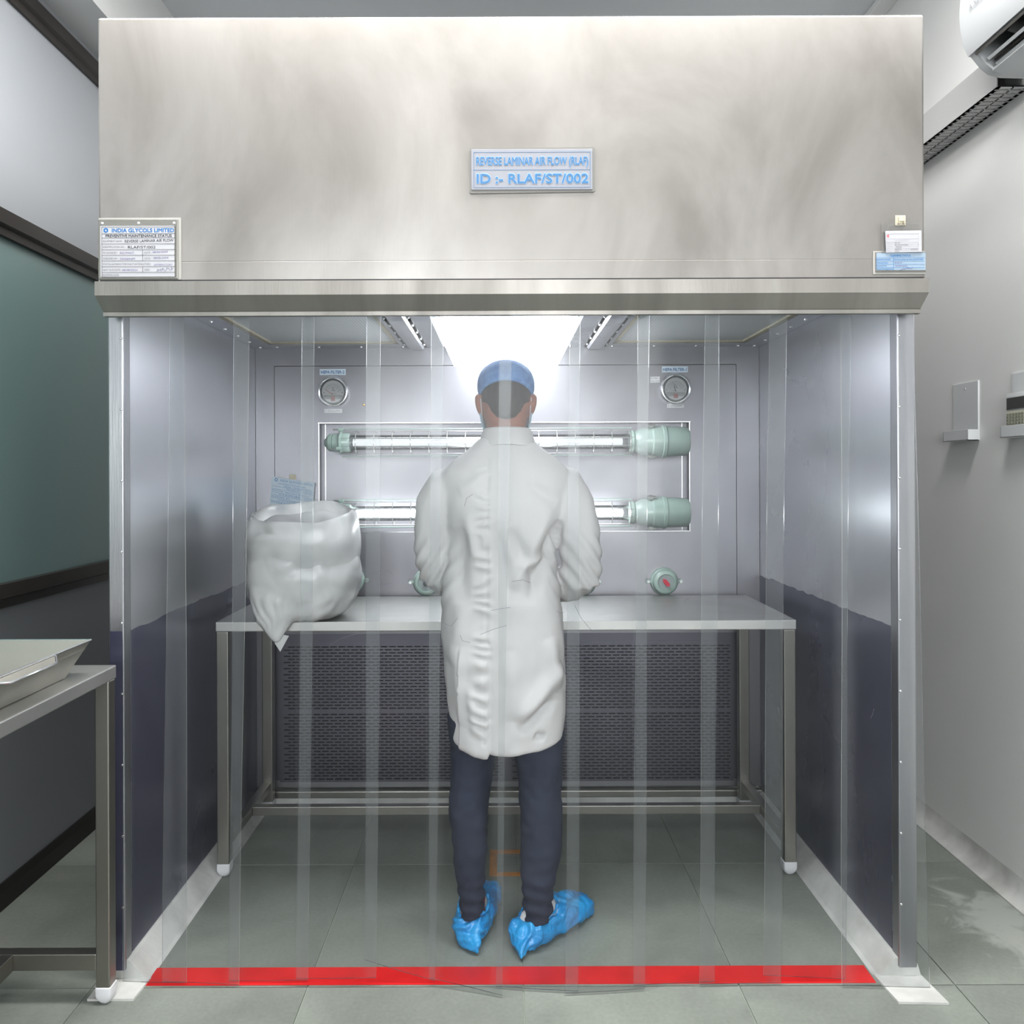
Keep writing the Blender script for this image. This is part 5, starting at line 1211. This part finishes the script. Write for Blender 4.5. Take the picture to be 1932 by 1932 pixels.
# ================================================================== BAG OF POWDER
t = empty('powder_bag', (-0.70, 2.80, 0.861), 'open clear plastic bag full of white powder on the worktop', 'bag')
bgx, bgy = X_(566, 2.80), 2.80
pb = MB()
pr_ = [(0.8625, .08, .09), (0.868, .12, .11), (0.89, .155, .128), (0.94, .184, .145), (1.00, .194, .152), (1.06, .192, .151), (1.10, .186, .147), (1.135, .168, .132), (1.16, .125, .10), (1.172, .05, .04)]
pb.rings([ell(bgx + 0.012, bgy, z, rx, ry, 40, 2.5) for z, rx, ry in pr_])
tip = Vector((X_(521, 2.672), 2.672, 0.800))
pb.tube([(bgx - 0.03, 2.73, 0.975), (bgx - 0.050, 2.700, 0.915), (bgx - 0.060, 2.682, 0.862), tuple(tip + Vector((0, 0, 0.012))), tuple(tip)], [(.135, .075), (.098, .052), (.058, .026), (.016, .010), (.006, .005)], 20, flat=(0, 1, 0))
powder = voxel(pb, 'powder', powder_m, None, 0.007, 6)
a = coords(powder); nn = normals(powder)
for i in range(len(a)):
    p = Vector(a[i])
    d = 0.006 * noise.noise(p * 9) + 0.003 * noise.noise(p * 24)
    if p.z < 0.98 and p.y < 2.80:      # creases running out from the hanging corner
        an = math.atan2(p.x - tip.x, p.z - tip.z); rr_ = math.hypot(p.x - tip.x, p.z - tip.z)
        d += 0.0032 * math.sin(an * 26 + 5 * noise.noise(p * 16)) * max(0, noise.noise(p * 7 + Vector((3, 1, 0))) + 0.35) * sm(0.98, 0.90, p.z) * sm(0.02, 0.06, rr_)
    q = p + Vector(nn[i]) * d
    if q.y > 2.700: q.z = max(q.z, 0.8615)
    a[i] = q
set_coords(powder, a)
# film lying tight round the powder
fbm = bmesh.new(); fbm.from_mesh(powder.data)
for v in fbm.verts: v.co = v.co + v.normal * (0.0022 if v.co.z > 0.866 or v.co.y < 2.70 else 0.0)
bmesh.ops.delete(fbm, geom=[v for v in fbm.verts if v.co.z > 1.125 + 0.02 * noise.noise(v.co * 14)], context='VERTS')
fme = bpy.data.meshes.new('film_body'); fbm.to_mesh(fme); fbm.free(); fme.materials.append(film_m); fme.polygons.foreach_set('use_smooth', [True] * len(fme.polygons))
fo = bpy.data.objects.new('film_body', fme); C.objects.link(fo); par(fo, t)
par(powder, t)
# film: slack top of the bag with an open mouth
fb_ = MB(); rr = []
lv = [(0.99, 0.95, 0.95), (1.05, 0.985, 0.98), (1.11, 1.03, 1.04), (1.16, 1.00, 1.03), (1.20, 0.97, 1.0), (1.225, 0.93, 0.97), (1.238, 0.90, 0.93), (1.228, 0.84, 0.88), (1.195, 0.80, 0.84)]
n = 72
for k, (z, fx, fy) in enumerate(lv):
    ring = []
    for i in range(n):
        a_ = 2 * math.pi * i / n; c, s = math.cos(a_), math.sin(a_)
        e = 2 / 2.6; x = 0.192 * fx * math.copysign(abs(c) ** e, c); y = 0.150 * fy * math.copysign(abs(s) ** e, s)
        w_ = (k / len(lv)) ** 1.5
        r_ = 1 + w_ * (0.05 * noise.noise(Vector((c * 3, s * 3, z * 12))) + 0.03 * math.sin(a_ * 9 + z * 20))
        dz = w_ * (0.030 * noise.noise(Vector((c * 1.6 + 4, s * 1.6, 2))) + 0.062 * (s - 0.15) - 0.022 * c * c * (1 if s > 0 else 0) + 0.016 * math.exp(-((a_ - math.pi) / 0.25) ** 2))
        ring.append((bgx + 0.012 + x * r_, bgy + y * r_, z + dz * (1 if k < 7 else 0.7)))
    rr.append(ring)
fb_.rings(rr, cap0=False, cap1=False)
o = fb_.build('film_mouth', film_m, None, True); mesh_apply(o, [('SUBSURF', dict(levels=1))]); par(o, t)
# empty film corner below the powder tip
MB().add([tuple(tip + Vector((-0.004, -0.004, 0.03))), tuple(tip + Vector((0.040, 0.002, 0.020))), tuple(tip + Vector((0.012, -0.002, -0.032))), tuple(tip + Vector((-0.006, -0.003, -0.004)))], [(0, 1, 2, 3)]).build('film_corner', film_m, t)
